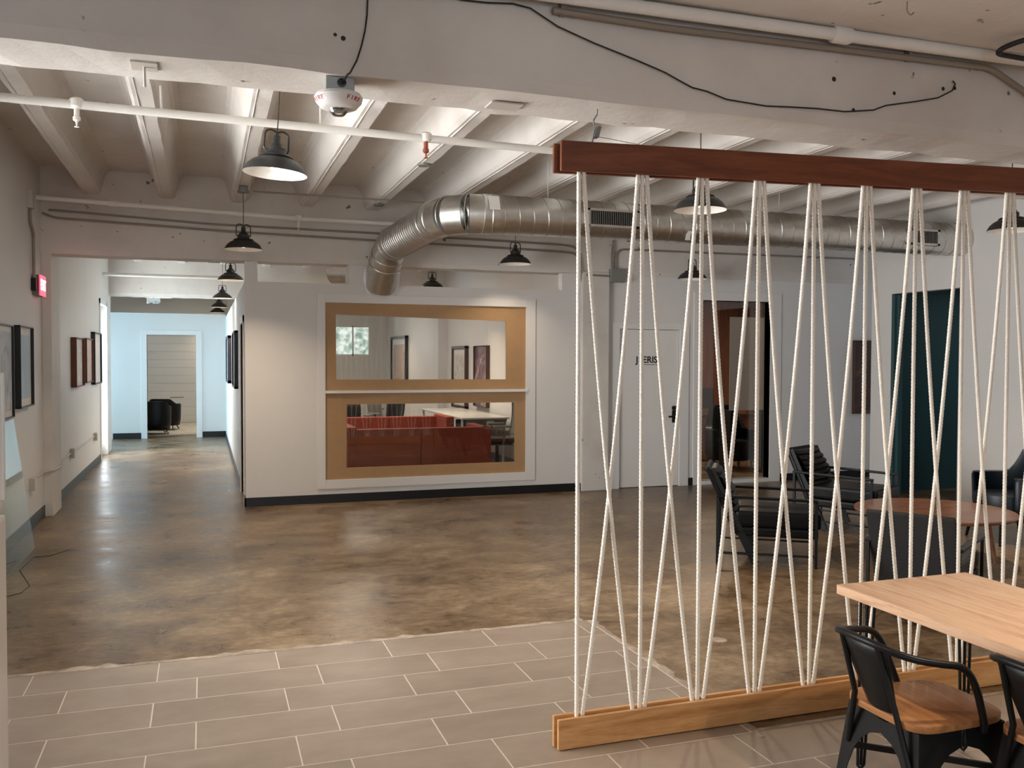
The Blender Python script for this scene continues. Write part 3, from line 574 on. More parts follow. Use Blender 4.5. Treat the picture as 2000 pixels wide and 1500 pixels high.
def vent(x0, x1):
    v = thing_part('register', du)
    yf = DY-R-.03; z0, z1 = 2.885, 3.055
    fm = MB().box(x0, x1, yf, yf+.08, z0, z0+.022).box(x0, x1, yf, yf+.08, z1-.022, z1).box(x0, x0+.035, yf, yf+.08, z0, z1).box(x1-.035, x1, yf, yf+.08, z0, z1).build('register_frame', 'galvanised', v, bevel=.002)
    MB().box(x0+.03, x1-.03, yf+.022, yf+.026, z0+.01, z1-.01).build('register_back', 'black_metal', v)
    sl = MB(); n = int((x1-x0-.07)/.019)
    for i in range(n): x = x0+.045+i*.019; sl.bar((x, yf+.010, z0+.02), (x, yf+.010, z1-.02), .0045, .016, (.25, 1, 0))
    sl.build('vanes', 'seam', v)['kind'] = 'stuff'
def thing_part(name, parent):
    o = bpy.data.objects.new(name, None); COL.objects.link(o); o.parent = parent; return o
vent(3.36, 3.90); vent(7.10, 7.50)
MB().box(-.05, .05, -.07, .07, 0, .002).build('sticker', 'paper', du).matrix_local = basis((2.47, DY-R*.93-.008, DZ+.075), (1, 0, 0), (0, .42, 1))
MB().box(-.05, .05, -.025, .025, 0, .002).build('sticker', 'paper', du).matrix_local = basis((DX-.17, 10.075, 2.60), (1, .1, -.15), (0, -.6, .7))
MB().prism([(-.03, -.05), (.03, -.05), (.015, 0), (.04, .045), (-.02, .05), (-.035, .01)], 0, .002).build('sticker', 'paper', du).matrix_local = basis((4.47, DY-R*.80, DZ-.115), (1, 0, 0), (0, -.6, .9))
for x in (3.05, 5.6): MB().tube([(x, DY, DZ+R), (x, DY, ZS)], .004, 6).build('hanger_wire', 'conduit_paint', du)
ds = thing('duct_section', 'short galvanised duct glimpsed above the partition in the back office', 'duct')
MB().tube([(1.50, 11.15, 2.74), (2.05, 10.75, 2.74)], .17, 28).build('duct_body', 'galvanised', ds, smooth=True)
MB().tube([(1.7, 11.0, 2.91), (1.7, 11.0, ZS)], .004, 6).build('hanger_wire', 'conduit_paint', ds)
# ---------------------------------------------------------------- pendant lamps
def make_pendant():
    t = thing('pendant_lamp', 'x', 'pendant lamp', (0, 0, 0))
    outer = [(.1815, 0), (.178, .012), (.160, .043), (.130, .070), (.098, .086), (.092, .091), (.098, .094), (.088, .103), (.060, .110), (.057, .116), (.057, .142), (.052, .147), (.046, .150), (.036, .166), (.025, .176), (.022, .180), (.022, .218), (.010, .222), (.008, .232), (0, .233)]
    MB().lathe(outer, 44).build('shade', 'lamp_metal', t, smooth=True)
    inner = [(.1815, 0), (.1765, .010), (.158, .040), (.128, .066), (.096, .082), (.055, .098), (.03, .104), (0, .105)]
    MB().lathe(inner, 44).build('shade_lining', 'shade_white', t, smooth=True)
    MB().tube(arc([(-.062, 0, .128), (-.075, 0, .14), (-.072, 0, .235), (-.035, 0, .252), (0, 0, .235), (.035, 0, .252), (.072, 0, .235), (.075, 0, .14), (.062, 0, .128)], .02, 5), .0055, 8).build('yoke', 'lamp_metal', t, smooth=True)
    MB().lathe([(0, .018), (.02, .022), (.03, .045), (.024, .07), (.014, .10)], 16).build('bulb', 'bulb', t, smooth=True)
    return t
proto = make_pendant()
LAMPS = [  # x, y, z, canopy z, power, label, tilt
 (.392, 5.351, 2.712, 3.36, 'largest black dome pendant nearest the viewer below the sprinkler pipe'),
 (.375, 9.275, 2.725, 3.33, 'black pendant with ceiling box hanging before the hall opening'),
 (.367, 13.486, 2.765, 3.36, 'first black pendant inside the hallway'),
 (.293, 15.57, 2.637, 3.485, 'second black pendant inside the hallway', .87),
 (.330, 21.385, 2.80, 3.62, 'third black pendant beyond the hallway beam'),
 (.327, 23.7, 2.79, 3.62, 'farthest black pendant half hidden by the wall closing the hallway'),
 (3.399, 9.771, 2.745, 3.615, 'black pendant below the duct right of the framed window top'),
 (3.452, 13.968, 2.785, 3.615, 'black pendant seen in the gap above the framed window'),
 (3.271, 5.493, 2.69, 3.36, 'black pendant behind the divider ropes overlapping the duct'),
 (5.763, 9.85, 2.655, 3.615, 'small black pendant above the lettered door behind the ropes'),
 (6.245, 5.619, 2.715, 3.36, 'black pendant cut by the right edge behind the ropes'),
 (3.30, 1.55, 2.70, 3.13, 'black pendant over the dining table near the viewer'),
 (.40, 1.55, 2.70, 3.13, 'added unseen black pendant over the tiled floor beside the viewer'),  # extra pendant out of view, added to light the front of the room
 (6.30, 1.60, 2.70, 3.13, 'added unseen black pendant right of the dining table'),  # likewise added: an unseen pendant for light near the table
 (2.2, 17.8, 2.785, 3.62, 'added unseen black pendant over the far middle of the back office'),  # unseen pendant added to brighten the back office
 (3.4, 20.6, 2.785, 3.62, 'added unseen black pendant near the rear window of the back office')]  # another pendant put in only to raise the back office light
PW = [7, 14, 12, 19, 16, 6, 4.5, 13, 12, .1, 12, 18, 12, 11, 16, 9]
PENDANTS = [proto]+[copy_tree(proto) for _ in LAMPS[1:]]
for i, (x, y, z, zc, lab) in enumerate([q[:5] for q in LAMPS]):
    o = PENDANTS[i]
    o.location = (x, y, z); o.rotation_euler = (radians(1.5) if i == 0 else 0, radians(3.0) if i == 0 else 0, radians(20)); o['label'] = lab; o['group'] = 'black dome pendant lamps'
    cm = MB().tube([(0, 0, .23), (0.002, 0, (zc-z)*.5), (0, 0, zc-z)], .0035, 6); cm.build('cord', 'lamp_metal', o)
    if i in (1, 2):
        MB().lathe([(.0, -.045), (.055, -.045), (.055, -.02), (.045, -.02), (.045, .01), (0, .01)], 16, (0, 0, zc-z)).build('ceiling_canopy', 'grey_box', o)
    l = bpy.data.lights.new('pendant_light', 'AREA'); l.shape = 'DISK'; l.size = .11; l.energy = PW[i]; l.color = (1, .80, .58); l.spread = radians(118)
    lo = bpy.data.objects.new('pendant_light', l); COL.objects.link(lo); lo.parent = o; lo.location = (0, 0, .014)
    if len(LAMPS[i]) > 5: o.scale = (LAMPS[i][5],)*3
tag(MB().box(0.06, .22, 13.2, 13.28, 2.985, 3.0).box(.06, .10, 13.2, 13.28, 2.99, 3.355).build('track_light_head', 'black_metal', bevel=.004), 'small black track light head beside the first hallway pendant', 'track light')
el = thing('emergency_light', 'white twin head emergency light above the hallway end doorway', 'emergency light', (-.91, 18.5, 2.74))
MB().box(-.12, .12, -.03, .03, -.03, .06).build('housing', 'white_plastic', el, bevel=.008)
for x in (-.09, .07, .02): MB().lathe([(.02, 0), (.035, -.03), (0, -.032)], 14, (x, -.04, -.02)).build('lamp_head', 'shade_white', el, smooth=True)
MB().tube([(0, 0, .05), (0, 0, .9)], .01, 6).build('stem', 'white_plastic', el)
pipe('hall_pipe', [(-1.57, 16.2, 3.03), (.5, 16.2, 3.03)], .03, 'pipe_white', 'white pipe across the hallway below its ceiling', 'pipe')
# ================================================================ PICTURES
def picture(name, label, w, h, fm, art, loc, axis, depth=.035, bw=.02, mat_w=.06, cat='picture', group=None):
    """local: x width, y up, z out of wall"""
    t = thing(name, label, cat, group=group)
    x = {'+x': ((0, 1, 0), (0, 0, 1)), '-x': ((0, -1, 0), (0, 0, 1)), '-y': ((1, 0, 0), (0, 0, 1))}[axis]
    t.matrix_world = basis(loc, *x)
    a, b = w/2, h/2
    MB().box(-a, a, -b, -b+bw, 0, depth).box(-a, a, b-bw, b, 0, depth).box(-a, -a+bw, -b, b, 0, depth).box(a-bw, a, -b, b, 0, depth).build('frame', fm, t, bevel=.002, seg=1)
    if mat_w: MB().box(-a+bw, a-bw, -b+bw, b-bw, 0, depth*.5).build('mat_board', 'paper', t)
    MB().box(-a+bw+mat_w, a-bw-mat_w, -b+bw+mat_w, b-bw-mat_w, 0, depth*.55+.001).build('print', art, t)
    return t
picture('framed_print', 'large framed pale blue print at the left edge of the left wall', .76, .79, 'frame_black', 'art_grey', (XL, 8.28, 1.53), '+x', .04, .012, .05)
picture('framed_print', 'black framed pale blue print beside the pilaster on the left wall', .65, .74, 'frame_black', 'art_blue', (XL, 9.185, 1.565), '+x', .055, .012, .07)
picture('framed_picture', 'nearest brown framed picture of the hallway pair', .80, .63, 'frame_brown', 'art_pale', (XL, 12.80, 1.59), '+x', .07, .012, 0)
picture('framed_picture', 'farther brown framed picture of the hallway pair', .78, .62, 'frame_brown', 'art_pink', (XL, 13.92, 1.61), '+x', .06, .012, 0)
picture('framed_print', 'dark framed white print beside the bright hallway door', .92, .78, 'frame_black', 'paper', (XL, 14.98, 1.64), '+x', .06, .02, 0)
picture('framed_print', 'slate framed print nearest on the hall right wall', 1.15, .78, 'frame_slate', 'art_grey', (PX0, 13.05, 1.63), '-x', .05, .03, .1)
picture('framed_print', 'farther slate framed print on the hall right wall', 1.5, .80, 'frame_slate', 'art_grey', (PX0, 16.3, 1.63), '-x', .06, .05, .0)
picture('wall_art', 'dark brown canvas behind the lounge chairs cut off by the right wall', .70, 1.03, 'frame_wood', 'art_dark', (8.96, YP+.02, 1.415), '-y', .05, .012, 0)
picture('framed_picture', 'tall black framed earth toned picture at left in the back office', 1.75, 1.35, 'frame_black', 'art_earth', (4.53, 21.5, 1.52), '-x', .08, .06, .14)
picture('framed_picture', 'brown framed picture with a pale oval in the back office', .95, 1.15, 'frame_wood', 'art_pale', (4.53, 16.05, 1.315), '-x', .07, .05, .1)
picture('wall_art', 'plum abstract canvas rightmost in the back office', .75, 1.05, 'frame_wood', 'art_plum', (4.53, 14.68, 1.355), '-x', .07, .008, 0)
# ================================================================ LEFT EDGE
fr = thing('refrigerator', 'white refrigerator edge cut by the left border of the view', 'refrigerator', (-.636, 3.405, 0))
MB().box(-.82, -.06, -.74, -.005, .03, 1.72).build('cabinet', 'white_plastic', fr, bevel=.01)
MB().box(-.06, -.008, -.74, -.004, 1.135, 1.725).build('upper_door', 'white_plastic', fr, bevel=.012)
MB().box(-.06, 0.0, -.74, 0, .05, 1.12).build('lower_door', 'white_plastic', fr, bevel=.012)
MB().box(-.008, .012, -.09, -.06, 1.18, 1.60).build('door_handle', 'white_plastic', fr, bevel=.006)
for x in (-.75, -.1): MB().box(x-.03, x+.03, -.6, -.1, 0, .03).build('foot', 'grey_plastic', fr)
gs = MB(); a, b = 7.15, 8.66
gs._a([(-1.405, a, .0), (-1.405, b, .0), (-1.568, b+.07, 1.115), (-1.568, a, 1.115), (-1.397, a, .002), (-1.397, b, .002), (-1.560, b+.07, 1.117), (-1.560, a, 1.117)],
      [(0, 1, 2, 3), (7, 6, 5, 4), (0, 4, 5, 1), (1, 5, 6, 2), (2, 6, 7, 3), (3, 7, 4, 0)])
tag(gs.build('glass_panel', 'green_glass'), 'clear greenish glass sheet leaning against the left wall', 'glass sheet')
def outlet(y, z, label):
    o = thing('wall_outlet', label, 'outlet', (XL, y, z)); MB().box(0, .05, -.06, .06, -.06, .06).build('outlet_box', 'conduit_paint', o, bevel=.005)
    MB().box(.05, .054, -.04, .04, -.05, .05).build('cover_plate', 'trim_paint', o)
    return o
outlet(9.55, .44, 'surface outlet box on the left wall low beside the pilaster'); outlet(12.3, .46, 'nearer surface outlet box low on the hall left wall'); outlet(14.8, .46, 'farther surface outlet box low on the hall left wall')
pipe('wall_raceway', [(XL+.012, 9.6, .47), (XL+.012, 10.28, .47), (-1.475, 10.3, .48), (-1.475, 10.87, .47), (XL+.012, 10.9, .46), (XL+.012, 14.8, .47)], .010, 'conduit_paint', 'painted conduit linking the low outlets on the left wall', 'conduit', .03)
# floor crack near the glass
tag(MB().tube([bp_f for bp_f in ((-1.10, 8.46, .0005), (-1.22, 8.25, .0005), (-1.34, 8.22, .0005), (-1.36, 7.75, .0005), (-1.20, 7.2, .0005), (-1.22, 7.0, .0005), (-1.32, 6.9, .0005))], .004, 5).build('floor_crack', 'black_ink'), 'dark jagged crack in the concrete beside the leaning glass', 'crack')
tag(MB().lathe([(0, .003), (.025, .0025), (.05, .0005)], 14).build('plaster_patch', 'caulk'), 'small white plaster blot on the concrete behind the ropes', 'patch').location = (2.86, 4.55, 0)
# ================================================================ TABLE AND METAL CHAIRS
tb = thing('dining_table', 'butcher block dining table on black hairpin legs', 'table', (2.76, 2.0, 0))
tx, ty0, ty1 = .336, -1.15, .983
top = thing_part('tabletop', tb)
random.seed(5)
n = 9
for i in range(n):
    a = -tx+2*tx*i/n; MB().box(a, a+2*tx/n-.0006, ty0, ty1, .703, .740).build('board', 'butcher_block', top, bevel=.0012, seg=1)
for (x, y) in ((-.25, .90), (.25, .90), (-.25, -1.05), (.25, -1.05)):
    s_ = 1 if x > 0 else -1; g = MB()
    for dx in (-.035, .0, .035):
        g.tube([(x+dx, y, .70), (x+dx*.45+.015*s_, y+.01, .02)], .006, 8)
    g.tube([(x-.016+.015*s_, y+.01, .02), (x+.015*s_, y+.01, .006), (x+.016+.015*s_, y+.01, .02)], .006, 8).box(x-.06, x+.06, y-.05, y+.05, .695, .703)
    g.build('hairpin_leg', 'black_metal', tb, smooth=True)
def metal_chair(label, loc, rz):
    t = thing('metal_armchair', label, 'chair', loc, rz, 'black metal armchairs at the dining table')
    sp_ = []
    for k in range(40):
        a = 2*pi*k/40; c_, s_ = cos(a), sin(a); e = .42; sp_.append((math.copysign(abs(c_)**e, c_)*.205, math.copysign(abs(s_)**e, s_)*.185*(1-.06*c_)))
    MB().prism(sp_, .445, .470).build('seat', 'seat_wood', t, smooth=True, bevel=.006)
    prof = [(0, .034), (.12, .038), (.22, .047), (.29, .064), (.335, .09), (.365, .122), (.383, .172), (.442, .172)]
    for sx in (-1, 1):
        for sy in (-1, 1):
            g = MB()
            def cor(z): k = z/.442; return (sx*(.225*(1-k)+.178*k), sy*(.215*(1-k)+.165*k))
            ra, rb = [], []
            for z, w in prof:
                X, Y_ = cor(z); h = .172 if w >= .172 else w
                ra.append([(X, Y_, z), (X-sx*min(w, abs(X)), Y_, z)]); rb.append([(X, Y_, z), (X, Y_-sy*min(w, abs(Y_)), z)])
            g.grid(ra).grid(rb); g.build('leg', 'black_metal', t, solid=.004)
    MB().box(-.172, .172, -.16, .16, .43, .446).build('seat_pan', 'black_metal', t, bevel=.004)
    rows = []
    for i in range(7):
        k = i/6; z = .43+.285*k; x = -.185-.105*k; w = .062+.055*k; rows.append([(x+.02*abs(j)**2-.0, w*j, z) for j in (-1, -.6, -.2, .2, .6, 1)])
    MB().grid(rows).build('back_panel', 'black_metal', t, smooth=True, solid=.004)
    half = [(-.295, 0, .725), (-.288, .08, .722), (-.262, .135, .708), (-.20, .178, .690), (-.12, .20, .676), (-.06, .207, .668), (-.02, .208, .640), (.015, .206, .58), (.06, .196, .46), (.065, .185, .43)]
    P = [(x, -y, z) for x, y, z in reversed(half[1:])]+half
    MB().tube(arc(P, .03, 3), .0125, 10).build('arm_rail', 'black_metal', t, smooth=True)
    for s_ in (-1, 1): MB().tube([(-.282, .085*s_, .715), (-.215, .095*s_, .50), (-.195, .15*s_, .30)], .010, 8).build('back_stay', 'black_metal', t, smooth=True)
    MB().bar((-.19, -.17, .28), (.19, .17, .28), .012, .02).bar((-.19, .17, .28), (.19, -.17, .28), .012, .02).build('cross_brace', 'black_metal', t)
    return t
metal_chair('black metal armchair with wooden seat pulled out before the rope divider', (2.355, 2.435, 0), 0)
metal_chair('black metal armchair pushed under the table at the right edge', (2.63, 2.035, 0), 0)
# ================================================================ LOUNGE
def lounge_chair(label, loc, rz, back='black_leather'):
    t = thing('lounge_armchair', label, 'armchair', loc, rz, 'low armchairs around the coffee table')
    for sx in (-1, 1):
        for sy in (-1, 1): MB().box(sx*.38-.011, sx*.38+.011, sy*.31-.011, sy*.31+.011, 0, .545 if sx < 0 else .53).build('leg', 'black_metal', t)
    for sy in (-1, 1):
        MB().bar((-.39, sy*.31, .55), (.39, sy*.31, .535), .05, .022).build('armrest', 'black_leather', t, bevel=.006)
        MB().box(-.38, .38, sy*.31-.008, sy*.31+.008, .085, .10).build('stretcher', 'black_metal', t)
        MB().bar((-.44, sy*.27, .76), (-.08, sy*.27, .005), .03, .06, (1, 0, .4)).build('back_leg', 'black_metal', t, bevel=.004)
    MB().box(-.24, .40, -.285, .285, .225, .30).build('seat_base', 'black_leather', t, bevel=.02)
    MB().box(-.24, .42, -.285, .285, .302, .43).build('seat_cushion', 'black_leather', t, bevel=.035, seg=4, smooth=True)
    MB().bar((-.47, 0, .775), (-.235, 0, .25), .60, .035, (1, 0, .4)).build('back_panel', back, t, bevel=.012)
    rows = []
    for i in range(29):
        k = i/28; z = .40+.36*k; x = -.235-.165*k+.025*abs(sin(k*pi*7))+.045*sin(k*pi); rows.append([(x-.03*abs(j)**3, .265*j, z) for j in (-1, -.9, -.6, 0, .6, .9, 1)])
    rows.append([(-.45, .26*j, .75) for j in (-1, -.9, -.6, 0, .6, .9, 1)]); rows.insert(0, [(-.28, .26*j, .40) for j in (-1, -.9, -.6, 0, .6, .9, 1)])
    MB().grid(rows).build('back_cushion', 'black_leather', t, smooth=True)
    return t
lounge_chair('black leather armchair on slim metal frame seen from the side', (4.42, 6.33, 0), radians(-34))
lounge_chair('black leather armchair against the back wall left of the painting', (5.96, 7.23, 0), radians(-62))
lounge_chair('grey backed armchair seen from behind beyond the dining table', (4.44, 4.60, 0), radians(33), 'grey_fabric').scale = (.9, .86, .915)
def tub_chair(label, loc, rz, m='navy_leather', casters=False, name='tub_armchair', group=None, hb=.84):
    t = thing(name, label, 'armchair', loc, rz, group)
    def ring(off):
        out = []
        for i in range(33):
            a = radians(-118+236*i/32)+pi; k = abs(i-16)/16
            zt_ = hb if k < .30 else hb-(hb-.60)*min(1, (k-.30)/.22)**.8
            out.append((cos(a)*(.36+off)*(1 if k < .7 else 1), sin(a)*(.36+off), zt_))
        return out
    o, i_ = ring(0), ring(-.085); rows = []
    zb = .22 if not casters else .12
    rows.append([(x*.94, y*.94, zb) for x, y, z in o]); rows.append([(x, y, zb+.12) for x, y, z in o]); rows.append([(x*1.03, y*1.03, z-.03) for x, y, z in o]); rows.append([(x*1.0, y*1.0, z) for x, y, z in o]); rows.append([(x, y, z) for x, y, z in i_]); rows.append([(x*.98, y*.98, .36) for x, y, z in i_])
    MB().grid(rows).build('shell', m, t, smooth=True, solid=.012)
    sp_ = [(cos(2*pi*k/28)*.275+.04, sin(2*pi*k/28)*.275) for k in range(28)]
    MB().prism(sp_, zb+.02, .44).build('seat_cushion', m, t, smooth=True, bevel=.03)
    for sx in (-1, 1):
        for sy in (-1, 1):
            if casters: MB().lathe([(0, .0), (.03, .0), (.03, .03), (0, .03)], 14).build('caster', 'grey_plastic', t).matrix_local = basis((sx*.24, sy*.26, .035), (1, 0, 0), (0, 0, 1)); MB().tube([(sx*.24, sy*.25, .05), (sx*.22, sy*.24, .15)], .012, 8).build('caster_stem', 'black_metal', t)
            else: MB().tube([(sx*.26, sy*.26, 0), (sx*.22, sy*.22, .26)], [.012, .02], 10).build('leg', 'black_metal', t)
    return t
tub_chair('dark navy tub armchair beside the teal doorway at the right edge', (7.0, 6.25, 0), radians(165))
tub_chair('nearer black rolling chair in the room beyond the hallway', (-1.05, 20.75, 0), radians(100), 'black_leather', True, 'rolling_chair', 'rolling chairs beyond the hallway', .72)
tub_chair('farther black rolling chair in the room beyond the hallway', (-.88, 21.9, 0), radians(80), 'black_leather', True, 'rolling_chair', 'rolling chairs beyond the hallway', .72)
struct('floor_rug', MB().box(-2.5, .40, 20.4, 24.1, 0, .012), 'rug', 'pale worn rug in the room beyond the hallway', 'rug')
tag(MB().bar((-.75, 22.0, .74), (-.45, 22.0, .745), .05, .02).build('table_edge', 'grey_plastic'), 'thin grey ledge above the rolling chairs', 'ledge')
ct = thing('coffee_table', 'round walnut coffee table among the lounge chairs', 'coffee table', (5.70, 5.83, 0))
MB().lathe([(0, .385), (.56, .385), (.615, .395), (.62, .41), (.615, .42), (0, .42)], 64).build('tabletop', 'walnut', ct, smooth=True)
for k in range(4):
    a = radians(45+90*k+12); MB().tube([(cos(a)*.40, sin(a)*.40, .39), (cos(a)*.47, sin(a)*.47, 0)], [.024, .016], 10).build('leg', 'walnut', ct, smooth=True)
MB().lathe([(.30, .35), (.32, .35), (.32, .386), (.30, .386)], 40).build('apron', 'walnut', ct)
# ================================================================ BACK OFFICE FURNITURE
def sofa(label, loc, rz, W):
    t = thing('sofa', label, 'sofa', loc, rz, 'red fabric sofas in the back office')  # faces +y, back at y=0
    MB().box(-W/2+.12, W/2-.12, .02, .80, .10, .30).build('base', 'red_fabric', t, bevel=.01)
    hw = W/2-.005
    for a, b in ((-W/2+.10, -.004), (.004, W/2-.0)): MB().box(a, b, 0, .16, .08, .735).build('back_panel', 'red_fabric', t, bevel=.015)
    for s_ in (-1, 1): MB().box(s_*W/2-(.12 if s_ > 0 else 0), s_*W/2+(.12 if s_ < 0 else 0), .005, .82, .08, .765 if s_ < 0 else .735).build('arm', 'red_fabric', t, bevel=.02)
    for a, b in ((-W/2+.13, -.005), (.005, W/2-.13)): MB().box(a, b, .16, .80, .30, .45).build('seat_cushion', 'red_fabric', t, bevel=.03, seg=3)
    for sx in (-1, 1):
        for y in (.08, .74): MB().box(sx*(W/2-.1)-.02, sx*(W/2-.1)+.02, y-.02, y+.02, 0, .1).build('leg', 'black_metal', t)
    return t
sofa('red fabric sofa with its back against the interior window', (2.70, 11.50, 0), 0, 1.93)
sofa('red fabric sofa facing the window behind the nearer sofa', (2.745, 14.05, 0), pi, 1.75)
dk = thing('desk', 'pale laminate desk beside the cream wall in the back office', 'desk', (4.04, 13.9, 0))
MB().box(-.38, .38, -.95, 1.8, .735, .76).build('desktop', 'laminate', dk, bevel=.004)
MB().prism([(-.85, .735), (.6, .735), (.6, .45), (-.5, .45)], .30, .33, 'x').build('end_panel', 'grey_plastic', dk)
MB().prism([(-.30, .735), (.36, .735), (.28, .45), (-.30, .45)], -.90, -.88, 'y').build('modesty_panel', 'grey_plastic', dk)
MB().box(.02, .14, -.93, -.90, .62, .71).build('power_box', 'laminate', dk, bevel=.004); MB().lathe([(0, .004), (.018, .004), (.02, 0)], 14).build('socket', 'black_plastic', dk).matrix_local = basis((.08, -.932, .66), (1, 0, 0), (0, 0, 1))
for x, y in ((-.34, -.85), (.33, -.8), (-.34, 1.7), (.33, 1.7)): MB().tube([(x, y, 0), (x, y, .74)], .022, 10).build('leg', 'laminate', dk)
tag(MB().box(3.74, 4.05, 13.25, 13.6, 0, .70).build('pedestal_cabinet', 'blue_plastic', bevel=.01), 'blue cabinet under the end of the back office desk', 'cabinet')
def office_chair(label, loc, rz, m1='grey_plastic', m2='frame_wood'):
    t = thing('office_chair', label, 'office chair', loc, rz, 'office chairs in the back office')
    MB().box(-.24, .24, -.24, .24, .43, .50).build('seat', m2, t, bevel=.03, seg=3)
    MB().box(-.2, .2, -.2, .2, .395, .43).build('seat_pan', 'black_plastic', t, bevel=.01)
    rows = []
    for i in range(11):
        k = i/10; z = .50+.56*k; rows.append([(-.27-.03*sin(k*pi)-.05*k+.05*abs(j)**2, (.22+.02*sin(k*pi))*j, z) for j in (-1, -.75, -.4, 0, .4, .75, 1)])
    MB().grid(rows).build('back_mesh', m1, t, smooth=True, solid=.012)
    MB().tube([r[0] for r in rows]+[rows[-1][3]]+[r[-1] for r in reversed(rows)]+[rows[0][3]], .016, 8, closed=True).build('back_frame', m1, t, smooth=True)
    for s_ in (-1, 1):
        MB().tube(arc([(-.05, .18*s_, .41), (-.05, .30*s_, .44), (-.05, .30*s_, .66)], .05), .016, 8).build('arm_post', m1, t, smooth=True); MB().box(-.16, .10, .26*s_-.0 if s_ > 0 else -.34, .34 if s_ > 0 else -.26, .66, .69).build('arm_pad', 'grey_plastic', t, bevel=.01)
    MB().tube([(0, 0, .09), (0, 0, .42)], [.03, .025], 12).build('gas_column', 'black_plastic', t)
    for k in range(5):
        a = 2*pi*k/5; MB().bar((0, 0, .10), (cos(a)*.30, sin(a)*.30, .065), .035, .03).build('base_arm', 'grey_plastic', t); MB().lathe([(0, -.02), (.028, -.02), (.028, .02), (0, .02)], 12).build('caster', 'black_plastic', t).matrix_local = basis((cos(a)*.30, sin(a)*.30, .028), (cos(a), sin(a), 0), (0, 0, 1))
    return t
office_chair('grey mesh office chair at the right of the interior window', (4.09, 12.55, 0), radians(172))
office_chair('black office chair leftmost behind the sofas', (2.42, 15.5, 0), radians(60), 'black_plastic', 'black_plastic')
office_chair('black office chair in the middle behind the sofas', (3.05, 15.95, 0), radians(130), 'black_plastic', 'black_plastic')
office_chair('grey framed office chair right of the black ones behind the sofas', (3.30, 16.95, 0), radians(20), 'grey_plastic', 'black_plastic')
def ceiling_panel(label, loc, sx, sy, power, z, col=(1, .93, .82), group=None):
    t = thing('ceiling_light_panel', label, 'ceiling light', (loc[0], loc[1], z), group=group)
    MB().box(-sx/2, sx/2, -sy/2, -sy/2+.02, -.05, .0).box(-sx/2, sx/2, sy/2-.02, sy/2, -.05, 0).box(-sx/2, -sx/2+.02, -sy/2, sy/2, -.05, 0).box(sx/2-.02, sx/2, -sy/2, sy/2, -.05, 0).box(-sx/2, sx/2, -sy/2, sy/2, -.01, 0).build('frame', 'trim_paint', t)
    MB().box(-sx/2+.02, sx/2-.02, -sy/2+.02, sy/2-.02, -.045, -.035).build('diffuser', 'panel_glow', t)
    l = bpy.data.lights.new('panel_light', 'AREA'); l.shape = 'RECTANGLE'; l.size = sx-.06; l.size_y = sy-.06; l.energy = power; l.color = col
    lo = bpy.data.objects.new('panel_light', l); COL.objects.link(lo); lo.parent = t; lo.location = (0, 0, -.05)
    for x in (-sx/2+.05, sx/2-.05): MB().tube([(x, 0, 0), (x, 0, ZS-z)], .003, 6).build('hanger_wire', 'conduit_paint', t)
    return t
mat('panel_glow', (.9, .88, .84), .5, emit=(1, .94, .85), estr=1.0)
ceiling_panel('ceiling light panel over the nearer sofa in the back office', (1.7, 12.3), .6, 1.2, 26, 3.30)
ceiling_panel('ceiling light panel over the middle of the back office', (2.4, 15.2), .6, 1.2, 26, 3.30)
ceiling_panel('ceiling light panel at the rear of the back office', (2.4, 19.4), .6, 1.2, 24, 3.30)
ceiling_panel('added fill light panel in the dim office', (7.6, 12.4), .6, .6, 28, 2.72, (1, .8, .6))  # invented panel that brightens the board and brown wall inside
ceiling_panel('added fill light panel in the teal room', (9.6, 7.6), .4, .4, 7, 2.76, (.8, .95, 1))  # made-up lamp lifting the near-black teal room
ceiling_panel('added fill light panel beyond the hallway end doorway', (-1.0, 22.3), .6, .6, 14, 3.1, (.86, .95, 1))  # added cool panel standing in for daylight beyond the doorway
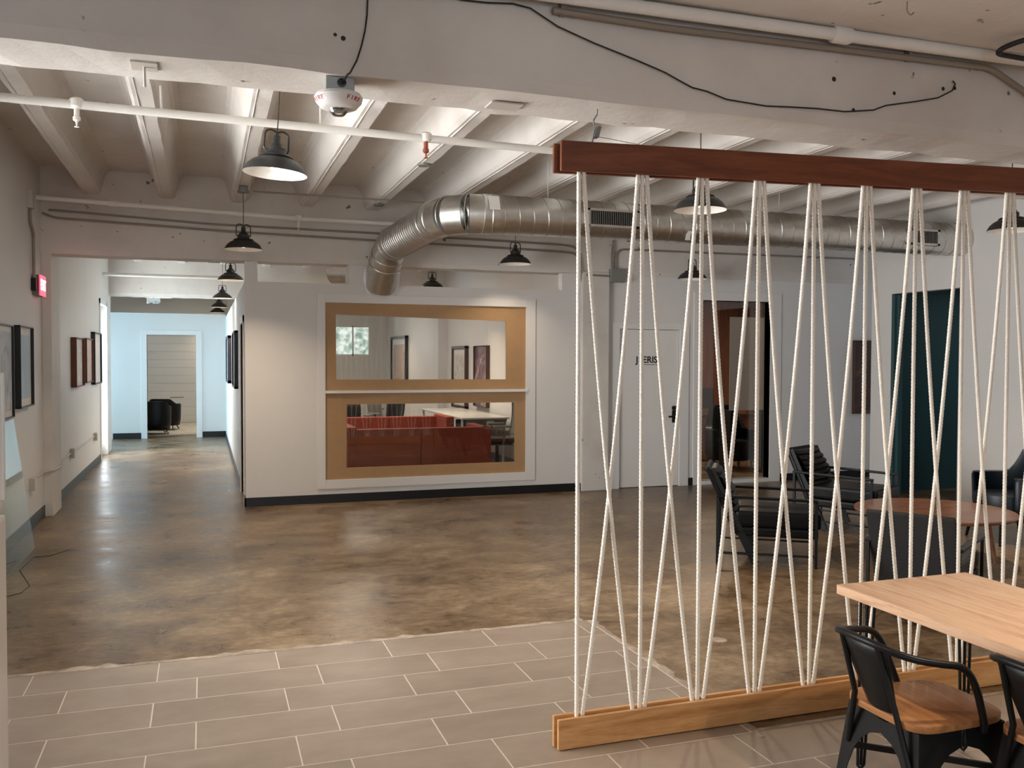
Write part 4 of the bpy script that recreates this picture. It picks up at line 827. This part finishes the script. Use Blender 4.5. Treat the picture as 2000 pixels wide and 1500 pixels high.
# ---------------------------------------------------------------- dim office behind glazed doorway
od = thing('office_desk', 'brown wooden desk in the dim office', 'desk', (8.1, 13.0, 0))
MB().box(-.9, .5, -.35, .35, .72, .76).build('desktop', 'dark_wood', od, bevel=.004); MB().box(-.85, .45, -.33, -.30, .03, .72).build('front_panel', 'brown_panel', od)
for x in (-.87, .44): MB().box(x, x+.03, -.33, .33, 0, .72).build('side_panel', 'brown_panel', od)
mo = thing('computer_monitor', 'black computer monitor on the dim office desk', 'monitor', (7.75, 13.05, .76))
MB().box(-.3, .3, -.02, .02, .08, .42).build('screen', 'black_plastic', mo, bevel=.006); MB().box(-.03, .03, .0, .03, 0, .15).build('stand', 'black_plastic', mo); MB().box(-.12, .12, -.08, .1, 0, .012).build('stand_base', 'black_plastic', mo)
tag(MB().box(-.18, .18, -.12, .12, 0, .07).build('cardboard_box', 'orange_wood', bevel=.005), 'small tan box on the dim office desk', 'box').location = (8.3, 12.85, .76)
wb = thing('whiteboard', 'pale grey board with ruled bands leaning inside the glazed doorway', 'board', (7.41, 11.0, .93))
MB().box(-.35, .35, 0, .02, 0, 1.33).build('board_sheet', 'block_paint', wb)
for k in range(5): MB().box(-.34, .34, -.003, 0, .03+k*.26, .275+k*.26).build('paper_band', 'paper', wb)
MB().box(-.33, -.30, 0, .3, -.93, 0).box(.30, .33, 0, .3, -.93, 0).build('easel_leg', 'black_metal', wb)
tub_chair('black desk chair below the board inside the glazed doorway', (7.55, 11.75, 0), radians(-100), 'black_leather', True, 'desk_chair', None, .95)
# ---------------------------------------------------------------- teal room
pl = thing('potted_plant', 'dark leafy plant inside the teal doorway', 'plant', (8.75, 7.75, 0))
MB().lathe([(.13, 0), (.17, .30), (.16, .32), (.14, .30)], 20, cap0=True).build('pot', 'black_plastic', pl, smooth=True)
MB().tube([(0, 0, .28), (.03, .02, 1.0), (0, .05, 1.6)], .015, 8).build('stem', 'dark_wood', pl)
random.seed(9)
for k in range(26):
    a = random.random()*6.28; z = .7+random.random()*1.0; L_ = .20+.16*random.random(); d = Vector((cos(a), sin(a), .35-.5*random.random())); w = d.cross(Vector((0, 0, 1))).normalized(); p = Vector((.02, .03, z)); rows = []
    for i in range(6):
        t_ = i/5; c_ = p+d*(L_*t_)+Vector((0, 0, -.12*t_*t_)); ww = .05*sin(pi*min(1, t_*.93+.07)); rows.append([tuple(c_-w*ww), tuple(c_+Vector((0, 0, -.01))), tuple(c_+w*ww)])
    MB().grid(rows).build('leaf', 'leaf', pl, smooth=True)
tag(MB().box(9.3, 10.6, 6.5, 7.1, 0, .9).box(9.25, 10.65, 6.45, 7.15, .9, .94).build('counter', 'dark_wood', bevel=.006), 'dark wooden counter inside the teal doorway', 'counter')
